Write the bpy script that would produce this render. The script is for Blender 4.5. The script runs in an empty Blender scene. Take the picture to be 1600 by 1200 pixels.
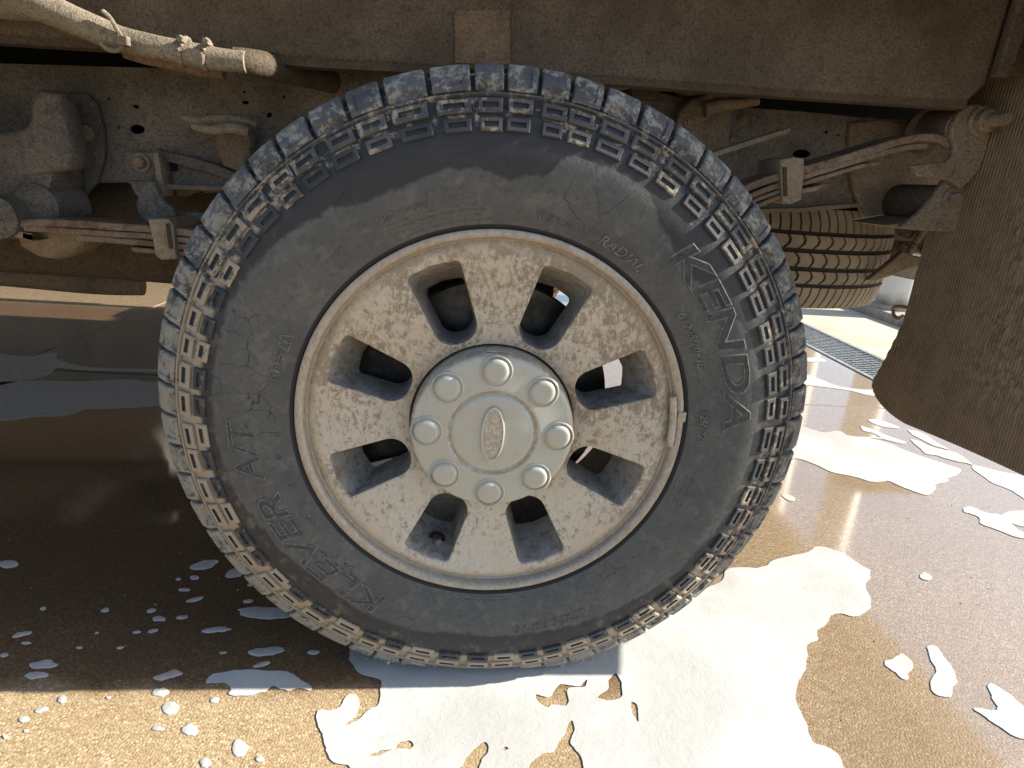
import bpy, bmesh, math, random
import numpy as np
from mathutils import Vector, Matrix, noise as mnoise

R = math.radians
PI = math.pi
scene = bpy.context.scene
COL = scene.collection
random.seed(7)

# ------------------------------------------------------------------ camera
FPX, CX, CY, CZ = 952.08, -.0341, -.7033, .7093
YAW, PITCH, ROLL = .0768, .3267, .0713
_F = Vector((math.sin(YAW) * math.cos(PITCH), math.cos(YAW) * math.cos(PITCH), -math.sin(PITCH)))
_R = Vector((math.cos(YAW), -math.sin(YAW), 0))
_U = _R.cross(_F)
_R2 = _R * math.cos(ROLL) + _U * math.sin(ROLL)
_U2 = -_R * math.sin(ROLL) + _U * math.cos(ROLL)
_C = Vector((CX, CY, CZ))
cam = bpy.data.cameras.new('camera')
cam.sensor_width = 36
cam.lens = FPX / 1600 * 36
cam.clip_start = .02
cam.clip_end = 4000
camo = bpy.data.objects.new('camera', cam)
COL.objects.link(camo)
camo.matrix_world = Matrix((( _R2.x, _U2.x, -_F.x, _C.x), (_R2.y, _U2.y, -_F.y, _C.y), (_R2.z, _U2.z, -_F.z, _C.z), (0, 0, 0, 1)))
scene.camera = camo

# ------------------------------------------------------------------ light
SUN_EL = R(28.0)
SUN_AZ = R(1)               # sun stands over +X (behind the truck)
w = bpy.data.worlds.new('World')
scene.world = w
w.use_nodes = True
wn = w.node_tree
sky = wn.nodes.new('ShaderNodeTexSky')
sky.sky_type = 'NISHITA'
sky.sun_disc = False
sky.sun_elevation = SUN_EL
sky.sun_rotation = R(90) - SUN_AZ
sky.altitude = 300
sky.air_density = 1.0
sky.dust_density = 1.5
sky.ozone_density = 1.2
bg = wn.nodes['Background']
bg.inputs['Strength'].default_value = .085
wn.links.new(sky.outputs[0], bg.inputs['Color'])
sl = bpy.data.lights.new('sun', 'SUN')
sl.energy = 4.5
sl.angle = R(.5)
sl.color = (1, .93, .82)
slo = bpy.data.objects.new('sun', sl)
COL.objects.link(slo)
sd = Vector((math.cos(SUN_EL) * math.cos(SUN_AZ), math.cos(SUN_EL) * math.sin(SUN_AZ), math.sin(SUN_EL)))
slo.rotation_euler = sd.to_track_quat('Z', 'Y').to_euler()
slo.location = sd * 20
vs = scene.view_settings
vs.view_transform = 'Standard'
vs.look = 'None'
vs.gamma = 1
vs.exposure = 1.55
vs.use_curve_mapping = False
scene.cycles.max_bounces = 6
scene.cycles.diffuse_bounces = 4
scene.cycles.glossy_bounces = 3
scene.cycles.caustics_reflective = False
scene.cycles.caustics_refractive = False

# ------------------------------------------------------------------ layout helpers (pixel of the photograph -> point on a known plane)
def ray(x, y):
    return _F + _R2 * ((x - 800) / FPX) - _U2 * ((y - 600) / FPX)
def atY(x, y, Y):
    d = ray(x, y); return _C + d * ((Y - CY) / d.y)
def atZ(x, y, Z=0.0):
    d = ray(x, y); return _C + d * ((Z - CZ) / d.z)
def atX(x, y, X):
    d = ray(x, y); return _C + d * ((X - CX) / d.x)

# ------------------------------------------------------------------ object helpers
def link(o, parent=None):
    COL.objects.link(o)
    if parent is not None:
        o.parent = parent
    return o
def empty(name, loc=(0, 0, 0)):
    o = bpy.data.objects.new(name, None)
    o.empty_display_size = .1
    o.location = loc
    return link(o)
def tag(o, label=None, cat=None, group=None, kind=None):
    if label: o['label'] = label
    if cat: o['category'] = cat
    if group: o['group'] = group
    if kind: o['kind'] = kind
    return o
def mesh_obj(name, verts, faces, mats, parent=None, smooth=True, fmat=None, angle=40):
    me = bpy.data.meshes.new(name)
    me.from_pydata([tuple(v) for v in verts], [], faces)
    return me_obj(name, me, mats, parent, smooth, fmat, angle)
def me_obj(name, me, mats, parent=None, smooth=True, fmat=None, angle=40):
    if not isinstance(mats, (list, tuple)): mats = [mats]
    if len(me.materials) == 0:
        for m in mats: me.materials.append(m)
    if fmat is not None:
        me.polygons.foreach_set('material_index', fmat)
    me.update()
    o = bpy.data.objects.new(name, me)
    link(o, parent)
    if smooth:
        me.polygons.foreach_set('use_smooth', [True] * len(me.polygons))
        try: me.set_sharp_from_angle(angle=R(angle))
        except Exception: pass
    return o
def bevel(o, wd=.003, seg=2, ang=40):
    m = o.modifiers.new('bevel', 'BEVEL')
    m.width = wd; m.segments = seg; m.limit_method = 'ANGLE'; m.angle_limit = R(ang)
    return o
def lathe_y(name, prof, mats, parent=None, n=96, loc=(0, 0, 0), close=False, smooth=True, angle=40, clampz=None):
    """revolve (r, y) round the Y axis"""
    v, f = [], []
    m = len(prof)
    for i in range(n):
        a = 2 * PI * i / n
        for r, y in prof:
            z = r * math.sin(a)
            if clampz is not None: z = max(z, clampz)
            v.append((r * math.cos(a), y, z))
    for i in range(n):
        j = (i + 1) % n
        for k in range(m - 1 if not close else m):
            l = (k + 1) % m
            f.append((i * m + k, i * m + l, j * m + l, j * m + k))
    o = mesh_obj(name, v, f, mats, parent, smooth, None, angle)
    o.location = loc
    return o
def lathe_z(name, prof, mats, parent=None, n=48, loc=(0, 0, 0), angle=40):
    o = lathe_y(name, prof, mats, parent, n, (0, 0, 0), False, True, angle)
    for vv in o.data.vertices:
        x, y, z = vv.co
        vv.co = (x, -z, y)
    o.location = loc
    return o
def box(name, lo, hi, mats, parent=None, bev=.004, seg=2):
    x0, y0, z0 = lo; x1, y1, z1 = hi
    v = [(x0, y0, z0), (x1, y0, z0), (x1, y1, z0), (x0, y1, z0), (x0, y0, z1), (x1, y0, z1), (x1, y1, z1), (x0, y1, z1)]
    f = [(0, 3, 2, 1), (4, 5, 6, 7), (0, 1, 5, 4), (1, 2, 6, 5), (2, 3, 7, 6), (3, 0, 4, 7)]
    o = mesh_obj(name, v, f, mats, parent)
    if bev: bevel(o, bev, seg)
    return o
def catmull(pts, n=6, closed=True):
    out = []
    L = len(pts)
    rng = range(L) if closed else range(L - 1)
    for i in rng:
        if closed:
            p0, p1, p2, p3 = pts[i - 1], pts[i], pts[(i + 1) % L], pts[(i + 2) % L]
        else:
            p0, p1, p2, p3 = pts[max(i - 1, 0)], pts[i], pts[i + 1], pts[min(i + 2, L - 1)]
        p0, p1, p2, p3 = Vector(p0), Vector(p1), Vector(p2), Vector(p3)
        for k in range(n):
            t = k / n
            out.append(.5 * ((2 * p1) + (p2 - p0) * t + (2 * p0 - 5 * p1 + 4 * p2 - p3) * t * t + (3 * p1 - p0 - 3 * p2 + p3) * t ** 3))
    if not closed: out.append(Vector(pts[-1]))
    return out
def tube(name, pts, rad, mats, parent=None, n=12, smooth_n=6, caps=True, ripple=None):
    """swept round tube; rad a number or one per control point"""
    P = catmull(pts, smooth_n, False) if smooth_n else [Vector(p) for p in pts]
    if not isinstance(rad, (list, tuple)): rad = [rad] * len(pts)
    L = len(P); rr = []
    for i in range(L):
        t = i / (L - 1) * (len(pts) - 1); a = min(int(t), len(pts) - 2); u = t - a
        rr.append(rad[a] * (1 - u) + rad[a + 1] * u)
    v, f = [], []
    up = Vector((0, 0, 1))
    for i in range(L):
        d = (P[min(i + 1, L - 1)] - P[max(i - 1, 0)]).normalized()
        if abs(d.dot(up)) > .95: a = d.cross(Vector((0, 1, 0))).normalized()
        else: a = d.cross(up).normalized()
        b = a.cross(d).normalized()
        for k in range(n):
            q = 2 * PI * k / n
            r_ = rr[i]
            if ripple: r_ *= 1 + ripple * mnoise.noise((P[i] + a * math.cos(q) * .05 + b * math.sin(q) * .05) * 40)
            v.append(P[i] + a * (r_ * math.cos(q)) + b * (r_ * math.sin(q)))
    for i in range(L - 1):
        for k in range(n):
            l = (k + 1) % n
            f.append((i * n + k, i * n + l, (i + 1) * n + l, (i + 1) * n + k))
    if caps:
        f.append(tuple(range(n - 1, -1, -1)))
        f.append(tuple((L - 1) * n + k for k in range(n)))
    return mesh_obj(name, v, f, mats, parent)
def curve_mesh(loops, extrude, bev, res=2):
    """filled 2-D outline (first loop) with holes -> mesh in XY, thickness in Z"""
    cu = bpy.data.curves.new('tmp', 'CURVE')
    cu.dimensions = '2D'; cu.fill_mode = 'BOTH'
    cu.extrude = extrude; cu.bevel_depth = bev; cu.bevel_resolution = res
    for lp in loops:
        s = cu.splines.new('POLY')
        s.points.add(len(lp) - 1)
        for p, q in zip(s.points, lp): p.co = (q[0], q[1], 0, 1)
        s.use_cyclic_u = True
    o = bpy.data.objects.new('tmp', cu)
    COL.objects.link(o)
    dg = bpy.context.evaluated_depsgraph_get()
    me = bpy.data.meshes.new_from_object(o.evaluated_get(dg))
    bpy.data.objects.remove(o); bpy.data.curves.remove(cu)
    me.materials.clear()
    return me
def plate(name, px, Y, th, mats, parent=None, bev=.002, holes=(), smooth_n=0, raw=False):
    """outline given in photograph pixels (or X,Z metres if raw) standing in the plane Y, th metres thick away from the viewer"""
    def cv(l):
        q = [(p[0], p[1]) for p in l] if raw else [(atY(x, y, Y).x, atY(x, y, Y).z) for x, y in l]
        return [tuple(p) for p in catmull([Vector((a, b, 0)) for a, b in q], smooth_n)] if smooth_n else q
    loops = [cv(px)] + [cv(h) for h in holes]
    me = curve_mesh(loops, max(th / 2 - bev, 1e-4), bev)
    for v in me.vertices:
        x, y, z = v.co
        v.co = (x, Y + th / 2 - z, y)
    me.flip_normals() if False else None
    return me_obj(name, me, mats, parent, True, None, 35)
def ell(cx, cy, rx, ry, n=20, rot=0):
    c, s = math.cos(rot), math.sin(rot)
    return [(cx + rx * math.cos(2 * PI * i / n) * c - ry * math.sin(2 * PI * i / n) * s, cy + rx * math.cos(2 * PI * i / n) * s + ry * math.sin(2 * PI * i / n) * c) for i in range(n)]
def bolt_y(name, pos, r, h, mats, parent=None, washer=True):
    """hex bolt head facing the viewer (-Y)"""
    v, f = [], []
    def ring(n, rad, y, off=0):
        b = len(v)
        for i in range(n):
            a = 2 * PI * i / n + off
            v.append((rad * math.cos(a), y, rad * math.sin(a)))
        return b
    if washer:
        a = ring(24, r * 1.5, 0); b = ring(24, r * 1.5, -h * .22); c = ring(24, r * .9, -h * .24)
        for s, t in ((a, b), (b, c)):
            for i in range(24): f.append((s + i, s + (i + 1) % 24, t + (i + 1) % 24, t + i))
    a = ring(6, r, -h * .1, .3); b = ring(6, r, -h * .85, .3); c = ring(6, r * .8, -h, .3)
    for s, t in ((a, b), (b, c)):
        for i in range(6): f.append((s + i, s + (i + 1) % 6, t + (i + 1) % 6, t + i))
    f.append(tuple(c + i for i in range(6)))
    o = mesh_obj(name, v, f, mats, parent, True, None, 30)
    o.location = pos
    return o

# ------------------------------------------------------------------ material helpers
class NT:
    def __init__(s, name):
        s.m = bpy.data.materials.new(name)
        s.m.use_nodes = True
        s.t = s.m.node_tree
        s.b = s.t.nodes['Principled BSDF']
    def n(s, typ, **kw):
        nd = s.t.nodes.new(typ)
        for k, v in kw.items():
            if k.startswith('i_'):
                key = k[2:]
                key = int(key) if key.isdigit() else key.replace('_', ' ')
                s.set(nd.inputs[key], v)
            else: setattr(nd, k, v)
        return nd
    def set(s, inp, v):
        if hasattr(v, 'is_linked') or isinstance(v, bpy.types.NodeSocket): s.t.links.new(v, inp)
        elif isinstance(v, (tuple, list)) and len(v) == 3 and inp.type == 'RGBA': inp.default_value = (*v, 1)
        else: inp.default_value = v
    def coord(s, obj=None, kind='Object'):
        nd = s.n('ShaderNodeTexCoord')
        if obj is not None: nd.object = obj
        return nd.outputs[kind]
    def noise(s, vec, scale, detail=6, rough=.6, dist=0.0):
        nd = s.n('ShaderNodeTexNoise', i_Scale=scale, i_Detail=detail, i_Roughness=rough, i_Distortion=dist)
        s.t.links.new(vec, nd.inputs['Vector'])
        return nd.outputs[0]
    def vor(s, vec, scale, feature='F1', out='Distance', rnd=1.0):
        nd = s.n('ShaderNodeTexVoronoi', feature=feature)
        nd.inputs['Scale'].default_value = scale
        nd.inputs['Randomness'].default_value = rnd
        s.t.links.new(vec, nd.inputs['Vector'])
        return nd.outputs[out]
    def ramp(s, fac, stops, interp='LINEAR'):
        nd = s.n('ShaderNodeValToRGB')
        nd.color_ramp.interpolation = interp
        e = nd.color_ramp.elements
        while len(e) < len(stops): e.new(.5)
        for el, (p, c) in zip(e, stops):
            el.position = p
            el.color = (*c, 1) if isinstance(c, (tuple, list)) else (c, c, c, 1)
        s.t.links.new(fac, nd.inputs[0])
        return nd.outputs[0]
    def mix(s, fac, a, b, blend='MIX'):
        nd = s.n('ShaderNodeMix', data_type='RGBA', blend_type=blend)
        s.set(nd.inputs[0], fac); s.set(nd.inputs[6], a); s.set(nd.inputs[7], b)
        return nd.outputs[2]
    def math(s, op, a, b=None, c=None, clamp=False):
        nd = s.n('ShaderNodeMath', operation=op, use_clamp=clamp)
        s.set(nd.inputs[0], a)
        if b is not None: s.set(nd.inputs[1], b)
        if c is not None: s.set(nd.inputs[2], c)
        return nd.outputs[0]
    def smooth(s, x, lo, hi, a=0.0, b=1.0):
        nd = s.n('ShaderNodeMapRange', interpolation_type='SMOOTHSTEP')
        s.set(nd.inputs[0], x); s.set(nd.inputs[1], lo); s.set(nd.inputs[2], hi); s.set(nd.inputs[3], a); s.set(nd.inputs[4], b)
        return nd.outputs[0]
    def sep(s, vec):
        nd = s.n('ShaderNodeSeparateXYZ'); s.t.links.new(vec, nd.inputs[0])
        return nd.outputs
    def comb(s, x, y, z):
        nd = s.n('ShaderNodeCombineXYZ')
        for i, v in enumerate((x, y, z)): s.set(nd.inputs[i], v)
        return nd.outputs[0]
    def bump(s, h, strength=.4, dist=.002, normal=None):
        nd = s.n('ShaderNodeBump')
        nd.inputs['Strength'].default_value = strength
        nd.inputs['Distance'].default_value = dist
        s.t.links.new(h, nd.inputs['Height'])
        if normal is not None: s.t.links.new(normal, nd.inputs['Normal'])
        return nd.outputs[0]
    def out(s, color=None, rough=None, metal=None, normal=None, spec=None, **kw):
        if color is not None: s.set(s.b.inputs['Base Color'], color)
        if rough is not None: s.set(s.b.inputs['Roughness'], rough)
        if metal is not None: s.set(s.b.inputs['Metallic'], metal)
        if normal is not None: s.set(s.b.inputs['Normal'], normal)
        if spec is not None: s.set(s.b.inputs['Specular IOR Level'], spec)
        for k, v in kw.items(): s.set(s.b.inputs[k.replace('_', ' ')], v)
        return s.m

ZC = .405          # wheel centre height
wheel_ref = bpy.data.objects.new('axle_hub', None)   # replaced below by a mesh part; used as texture origin
bpy.data.objects.remove(wheel_ref)

def dust_metal(name, base, dark, light, scale=1.0, rust=0.0):
    m = NT(name)
    c = m.coord(kind='Object')
    g = m.n('ShaderNodeNewGeometry').outputs['Position']
    n1 = m.noise(g, 9 * scale, 5, .6)
    n2 = m.noise(g, 230 * scale, 3, .8)
    n3 = m.noise(g, 600 * scale, 1, .7)
    n4 = m.noise(g, 60 * scale, 3, .7)
    col = m.mix(m.smooth(n1, .35, .62), tuple(q * .82 for q in base), light)
    col = m.mix(m.math('MULTIPLY', m.smooth(n2, .42, .68), .75), col, dark)
    col = m.mix(m.math('MULTIPLY', m.smooth(n4, .50, .70), .5), col, dark)
    col = m.mix(m.math('MULTIPLY', m.smooth(n3, .52, .68), .6), col, tuple(q * 1.25 for q in light))
    if rust:
        col = m.mix(m.math('MULTIPLY', m.smooth(m.noise(g, 38, 4, .7), .48, .62), rust), col, (.17, .085, .05))
    h = m.math('ADD', m.math('MULTIPLY', n2, .7), m.math('MULTIPLY', n3, .5))
    return m.out(col, .92, 0.0, m.bump(h, .8, .004), .15)

M = {}
M['frame'] = dust_metal('dusty_frame', (.195, .178, .157), (.06, .053, .047), (.255, .234, .205))
M['panel'] = dust_metal('dusty_wheelhouse', (.143, .110, .082), (.045, .035, .028), (.18, .14, .105))
M['patch'] = dust_metal('dusty_patch', (.215, .152, .104), (.09, .062, .045), (.25, .18, .125))
M['hang'] = dust_metal('dusty_hanger', (.235, .187, .137), (.09, .068, .05), (.305, .247, .184))
M['hangdk'] = dust_metal('black_hanger', (.15, .138, .125), (.05, .046, .043), (.215, .195, .168))
M['spring'] = dust_metal('rusty_spring', (.27, .205, .155), (.115, .082, .06), (.36, .285, .22), 1.0, .7)
M['clamp'] = dust_metal('dusty_clamp', (.33, .26, .185), (.16, .12, .085), (.42, .34, .25), 1.3)
M['hose'] = dust_metal('dusty_hose', (.235, .198, .148), (.10, .084, .062), (.31, .262, .198))
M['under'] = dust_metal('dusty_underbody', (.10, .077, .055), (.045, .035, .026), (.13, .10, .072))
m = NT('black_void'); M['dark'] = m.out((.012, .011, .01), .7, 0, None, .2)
m = NT('black_iron')
g = m.n('ShaderNodeNewGeometry').outputs['Position']
M['iron'] = m.out(m.mix(m.smooth(m.noise(g, 60, 6, .7), .4, .7), (.02, .018, .016), (.07, .055, .04)), .6, .3, m.bump(m.noise(g, 200, 5, .7), .5, .003))
m = NT('body_paint')
g = m.n('ShaderNodeNewGeometry').outputs['Position']
M['paint'] = m.out(m.mix(m.smooth(m.noise(g, 5, 6, .7), .4, .7), (.30, .29, .27), (.22, .19, .15)), .4, .2, None, .5)
m = NT('chrome_dull')
M['chrome'] = m.out((.5, .48, .44), .35, .9)

# ================================================================== THE SETTING
# ground: base sheet to the horizon, concrete slabs with recessed joints
def aggregate(name, pale=False):
    m = NT(name)
    g = m.n('ShaderNodeNewGeometry').outputs['Position']
    x, y, z = m.sep(g)
    warp = m.n('ShaderNodeVectorMath', operation='ADD')
    nn = m.n('ShaderNodeTexNoise', i_Scale=90, i_Detail=2)
    m.t.links.new(g, nn.inputs['Vector'])
    sc = m.n('ShaderNodeVectorMath', operation='SCALE'); sc.inputs[3].default_value = .004
    m.t.links.new(nn.outputs['Color'], sc.inputs[0])
    m.t.links.new(g, warp.inputs[0]); m.t.links.new(sc.outputs[0], warp.inputs[1])
    p = warp.outputs[0]
    vn = m.n('ShaderNodeTexVoronoi'); vn.inputs['Scale'].default_value = 270; m.t.links.new(p, vn.inputs['Vector'])
    vc = vn.outputs['Color']; vd = vn.outputs['Distance']
    vc2 = m.vor(p, 700, 'F1', 'Color')
    hs = m.sep(vc)[0]
    stones = m.ramp(hs, [(0, (.22, .145, .072)), (.25, (.33, .23, .12)), (.5, (.39, .282, .155)), (.75, (.45, .34, .20)), (1, (.56, .46, .31))])
    sand = m.ramp(m.sep(vc2)[0], [(0, (.23, .16, .09)), (.6, (.33, .242, .14)), (1, (.45, .365, .25))])
    gap = m.smooth(vd, .35, .75)
    col = m.mix(gap, stones, sand)
    big = m.noise(g, 2.3, 5, .6)
    col = m.mix(m.math('MULTIPLY', m.smooth(big, .35, .7), .45), col, (.29, .205, .11))
    tiny = m.noise(g, 700, 1, .6)
    col = m.mix(m.math('MULTIPLY', m.smooth(tiny, .55, .7), .35), col, (.62, .52, .37))
    if pale:
        pn = m.noise(g, 6, 6, .65)
        pc = m.mix(m.smooth(pn, .3, .7), (.50, .43, .32), (.58, .52, .42))
        st = m.smooth(m.noise(g, 1.7, 4, .55), .56, .66)
        pc = m.mix(m.math('MULTIPLY', st, .5), pc, (.42, .30, .17))
        col = m.mix(.85, col, pc)
        return m.out(col, .75, 0, m.bump(m.noise(g, 60, 5), .2, .003), .3)
    # standing film of soapy water: a smooth clear layer over the stones
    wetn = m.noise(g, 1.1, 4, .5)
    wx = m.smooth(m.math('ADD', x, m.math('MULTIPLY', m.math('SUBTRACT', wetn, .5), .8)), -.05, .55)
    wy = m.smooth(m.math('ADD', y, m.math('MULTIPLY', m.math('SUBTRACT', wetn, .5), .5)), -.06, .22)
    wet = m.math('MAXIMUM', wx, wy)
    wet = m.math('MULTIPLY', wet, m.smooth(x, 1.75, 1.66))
    mud = m.math('MULTIPLY', m.smooth(m.math('ADD', x, m.math('MULTIPLY', m.math('SUBTRACT', wetn, .5), .3)), .42, .12), m.smooth(m.math('ADD', y, m.math('MULTIPLY', m.math('SUBTRACT', m.noise(g, 9, 3, .6), .5), .08)), -.035, .015))  # mud: area under the truck whose colour is darkened to deepen its shadow
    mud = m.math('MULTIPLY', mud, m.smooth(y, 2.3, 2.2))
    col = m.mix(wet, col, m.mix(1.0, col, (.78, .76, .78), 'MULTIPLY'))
    col = m.mix(mud, col, m.mix(1.0, col, (.44, .36, .31), 'MULTIPLY'))   # truck's shade painted into the floor colour
    h = m.math('SUBTRACT', 1.0, vd)
    m.set(m.b.inputs['Coat Weight'], wet)
    m.set(m.b.inputs['Coat Roughness'], m.smooth(wetn, .3, .7, .10, .05))
    m.b.inputs['Coat IOR'].default_value = 2.2
    m.set(m.b.inputs['Coat Normal'], m.bump(m.noise(g, 300, 3, .6), .03, .001))
    return m.out(col, m.math('SUBTRACT', .85, m.math('MULTIPLY', wet, .25)), 0, m.bump(h, .35, .0022), .15)
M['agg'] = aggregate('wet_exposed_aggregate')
M['pale'] = aggregate('pale_concrete', True)
m = NT('gravel_far')
g = m.n('ShaderNodeNewGeometry').outputs['Position']
gc = m.ramp(m.sep(m.vor(g, 45, 'F1', 'Color'))[0], [(0, (.22, .19, .15)), (.5, (.42, .37, .30)), (1, (.6, .55, .47))])
M['gravel'] = m.out(m.mix(.4, gc, (.46, .40, .31)), .9, 0, m.bump(m.vor(g, 45), .5, .01))
m = NT('joint_fill'); M['joint'] = m.out((.05, .04, .03), .9)

gs = 1500
ground = mesh_obj('ground', [(-gs, -gs, -.03), (gs, -gs, -.03), (gs, gs, -.03), (-gs, gs, -.03)], [(0, 1, 2, 3)], M['gravel'], None, False)
tag(ground, 'sandy gravel ground reaching to the horizon', None, None, 'structure')
def slab(lo, hi, mat, name='concrete_slab', z1=0.0, par=ground, ch=.004):
    (x0, y0), (x1, y1) = lo, hi
    c = ch
    v = [(x0, y0, -.029), (x1, y0, -.029), (x1, y1, -.029), (x0, y1, -.029),
         (x0, y0, z1 - c), (x1, y0, z1 - c), (x1, y1, z1 - c), (x0, y1, z1 - c),
         (x0 + c, y0 + c, z1), (x1 - c, y0 + c, z1), (x1 - c, y1 - c, z1), (x0 + c, y1 - c, z1)]
    f = [(0, 1, 5, 4), (1, 2, 6, 5), (2, 3, 7, 6), (3, 0, 4, 7), (4, 5, 9, 8), (5, 6, 10, 9), (6, 7, 11, 10), (7, 4, 8, 11), (8, 9, 10, 11)]
    return mesh_obj(name, v, f, mat, par, False)
GX0, GX1 = 1.70, 1.93      # trench drain
JY = 1.305
xs = [-7.0, -4.3, -1.56, GX0 - .03]
ys = [-5.2, -2.0, JY, 4.6, 7.9]
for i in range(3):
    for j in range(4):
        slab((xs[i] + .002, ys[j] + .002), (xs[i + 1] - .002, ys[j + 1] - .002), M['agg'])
ys2 = [-5.2, -1.6, 2.0, 5.6]
for j in range(3):
    slab((GX1 + .03, ys2[j] + .003), (2.60, ys2[j + 1] - .003), M['pale'])
slab((2.606, -5.2), (8.5, -1.0), M['pale'])

# trench drain with galvanised grating
m = NT('galvanised'); g = m.n('ShaderNodeNewGeometry').outputs['Position']
M['galv'] = m.out(m.mix(m.smooth(m.noise(g, 40, 5), .4, .6), (.42, .43, .42), (.30, .31, .30)), .45, .6)
dr = empty('trench_drain', ((GX0 + GX1) / 2, 2, 0))
tag(dr, 'galvanised trench drain grate crossing the wet floor behind the truck', 'drain')
def sub(o, root):
    o.location = Vector(o.location) - root.location
    return o
for a, b in ((GX0 - .027, GX0), (GX1, GX1 + .027)):
    sub(box('frame_rail', (a, -2, -.02), (b, 5.5, .004), M['galv'], dr, .002, 1), dr)
bv, bf = [], []
def addbox(V, F, lo, hi):
    b = len(V)
    x0, y0, z0 = lo; x1, y1, z1 = hi
    V += [(x0, y0, z0), (x1, y0, z0), (x1, y1, z0), (x0, y1, z0), (x0, y0, z1), (x1, y0, z1), (x1, y1, z1), (x0, y1, z1)]
    F += [(b, b + 3, b + 2, b + 1), (b + 4, b + 5, b + 6, b + 7), (b, b + 1, b + 5, b + 4), (b + 1, b + 2, b + 6, b + 5), (b + 2, b + 3, b + 7, b + 6), (b + 3, b, b + 4, b + 7)]
yy = -2.0
while yy < 5.5:
    addbox(bv, bf, (GX0 + .001, yy, -.022), (GX1 - .001, yy + .010, .001)); yy += .032
for k in range(1, 6):
    xx = GX0 + (GX1 - GX0) * k / 6
    addbox(bv, bf, (xx - .004, -2, -.018), (xx + .004, 5.5, -.003))
gr = mesh_obj('grating', bv, bf, M['galv'], dr, False); sub(gr, dr)
sub(box('trench', (GX0, -2, -.0295), (GX1, 5.5, -.026), M['dark'], dr, 0), dr)

# kerbed island and the two canopy columns
m = NT('kerb_concrete'); g = m.n('ShaderNodeNewGeometry').outputs['Position']
kc = m.mix(m.smooth(m.noise(g, 14, 7, .7), .35, .65), (.46, .41, .33), (.30, .26, .21))
kc = m.mix(m.smooth(m.noise(g, 90, 4, .7), .58, .68), kc, (.08, .075, .07))
M['kerb'] = m.out(kc, .9, 0, m.bump(m.noise(g, 60, 6, .7), .9, .012))
kerb = box('kerb_island', (2.606, -.99, -.029), (3.4, 12, .055), M['kerb'], None, .012, 2)
tag(kerb, 'rough concrete kerb island carrying the pale columns', 'kerb')
m = NT('column_paint'); c = m.coord(kind='Object'); cx, cy, cz = m.sep(c)
wob = m.math('MULTIPLY', m.math('SUBTRACT', m.noise(c, 9, 4), .5), .12)
st = m.smooth(m.math('ADD', cz, wob), .13, .02)
M['column'] = m.out(m.mix(m.math('MULTIPLY', st, .85), (.66, .66, .62), (.07, .065, .06)), .45, 0, None, .4)
for k, (px_, py_) in enumerate(((2.76, 3.16), (2.80, 4.12))):
    r0 = empty('canopy_column', (px_, py_, .055))
    tag(r0, ('pale painted column with dark stained foot seen beyond the spare tyre', 'pale painted column standing farther along the kerb, hidden behind the wheel')[k], 'column', 'columns on the kerb island')
    lathe_z('shaft', [(.0, 3.2), (.115, 3.2), (.115, .0)], M['column'], r0, 40)
    lathe_z('base_ring', [(.1152, .03), (.128, .026), (.130, .0)], M['kerb'], r0, 40)

# unseen block wall added beyond the truck to darken the floor reflection at left
m = NT('unseen_wall_block'); g = m.n('ShaderNodeNewGeometry').outputs['Position']
M['bay'] = m.out(m.mix(m.smooth(m.noise(g, 3, 6, .6), .35, .65), (.085, .085, .07), (.13, .12, .095)), .8, 0, m.bump(m.noise(g, 60, 5), .3, .004))
wl = empty('unseen_wall', (-4.6, 4.7, 0)); tag(wl, 'unseen dark block wall added to darken the wet floor reflection at left', 'wall')
for r_ in range(8):
    for c_ in range(11):
        x0 = -4.4 + c_ * .8 - (.4 if r_ % 2 else 0); x1 = min(x0 + .792, 4.4)
        x0 = max(x0, -4.4)
        if x1 - x0 > .05: box('block', (x0, 0, r_ * .4 - .02), (x1, .2, r_ * .4 + .372), M['bay'], wl, .006, 1)
box('mortar_core', (-4.39, .012, -.02), (4.39, .19, 3.17), M['kerb'], wl, 0)
box('coping', (-4.45, -.05, 3.175), (4.45, .25, 3.26), M['kerb'], wl, .01)

# ================================================================== FOAM
m = NT('soap_foam')
g = m.n('ShaderNodeNewGeometry').outputs['Position']
n1 = m.noise(g, 14, 6, .6); n2 = m.noise(g, 55, 5, .65, 1.2); n3 = m.vor(g, 420); n4 = m.noise(g, 5, 3, .5)
fc = m.mix(m.smooth(n2, .35, .65), (.47, .475, .458), (.51, .512, .50))
fc = m.mix(m.math('MULTIPLY', m.smooth(n4, .4, .65), .6), fc, (.36, .355, .33))
fc = m.mix(m.math('MULTIPLY', m.smooth(n3, .25, .1), .2), fc, (.31, .31, .295))
fc = m.mix(m.math('MULTIPLY', m.smooth(m.noise(g, 330, 3, .7), .52, .66), .22), fc, (.30, .30, .285))
thin = m.smooth(m.noise(g, 26, 6, .72, .8), .60, .74)
fc = m.mix(m.math('MULTIPLY', thin, .35), fc, (.35, .32, .26))
fh = m.math('ADD', m.math('ADD', m.math('MULTIPLY', n1, 1.0), m.math('MULTIPLY', n2, .7)), m.math('MULTIPLY', n3, .12))
M['foam'] = m.out(fc, .55, 0, m.bump(fh, .18, .006), .35)
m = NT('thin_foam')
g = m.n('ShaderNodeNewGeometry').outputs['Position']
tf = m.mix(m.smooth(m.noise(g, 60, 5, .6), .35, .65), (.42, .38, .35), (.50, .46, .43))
M['film'] = m.out(tf, .6, 0, m.bump(m.noise(g, 240, 4), .2, .003), .25)

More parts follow.
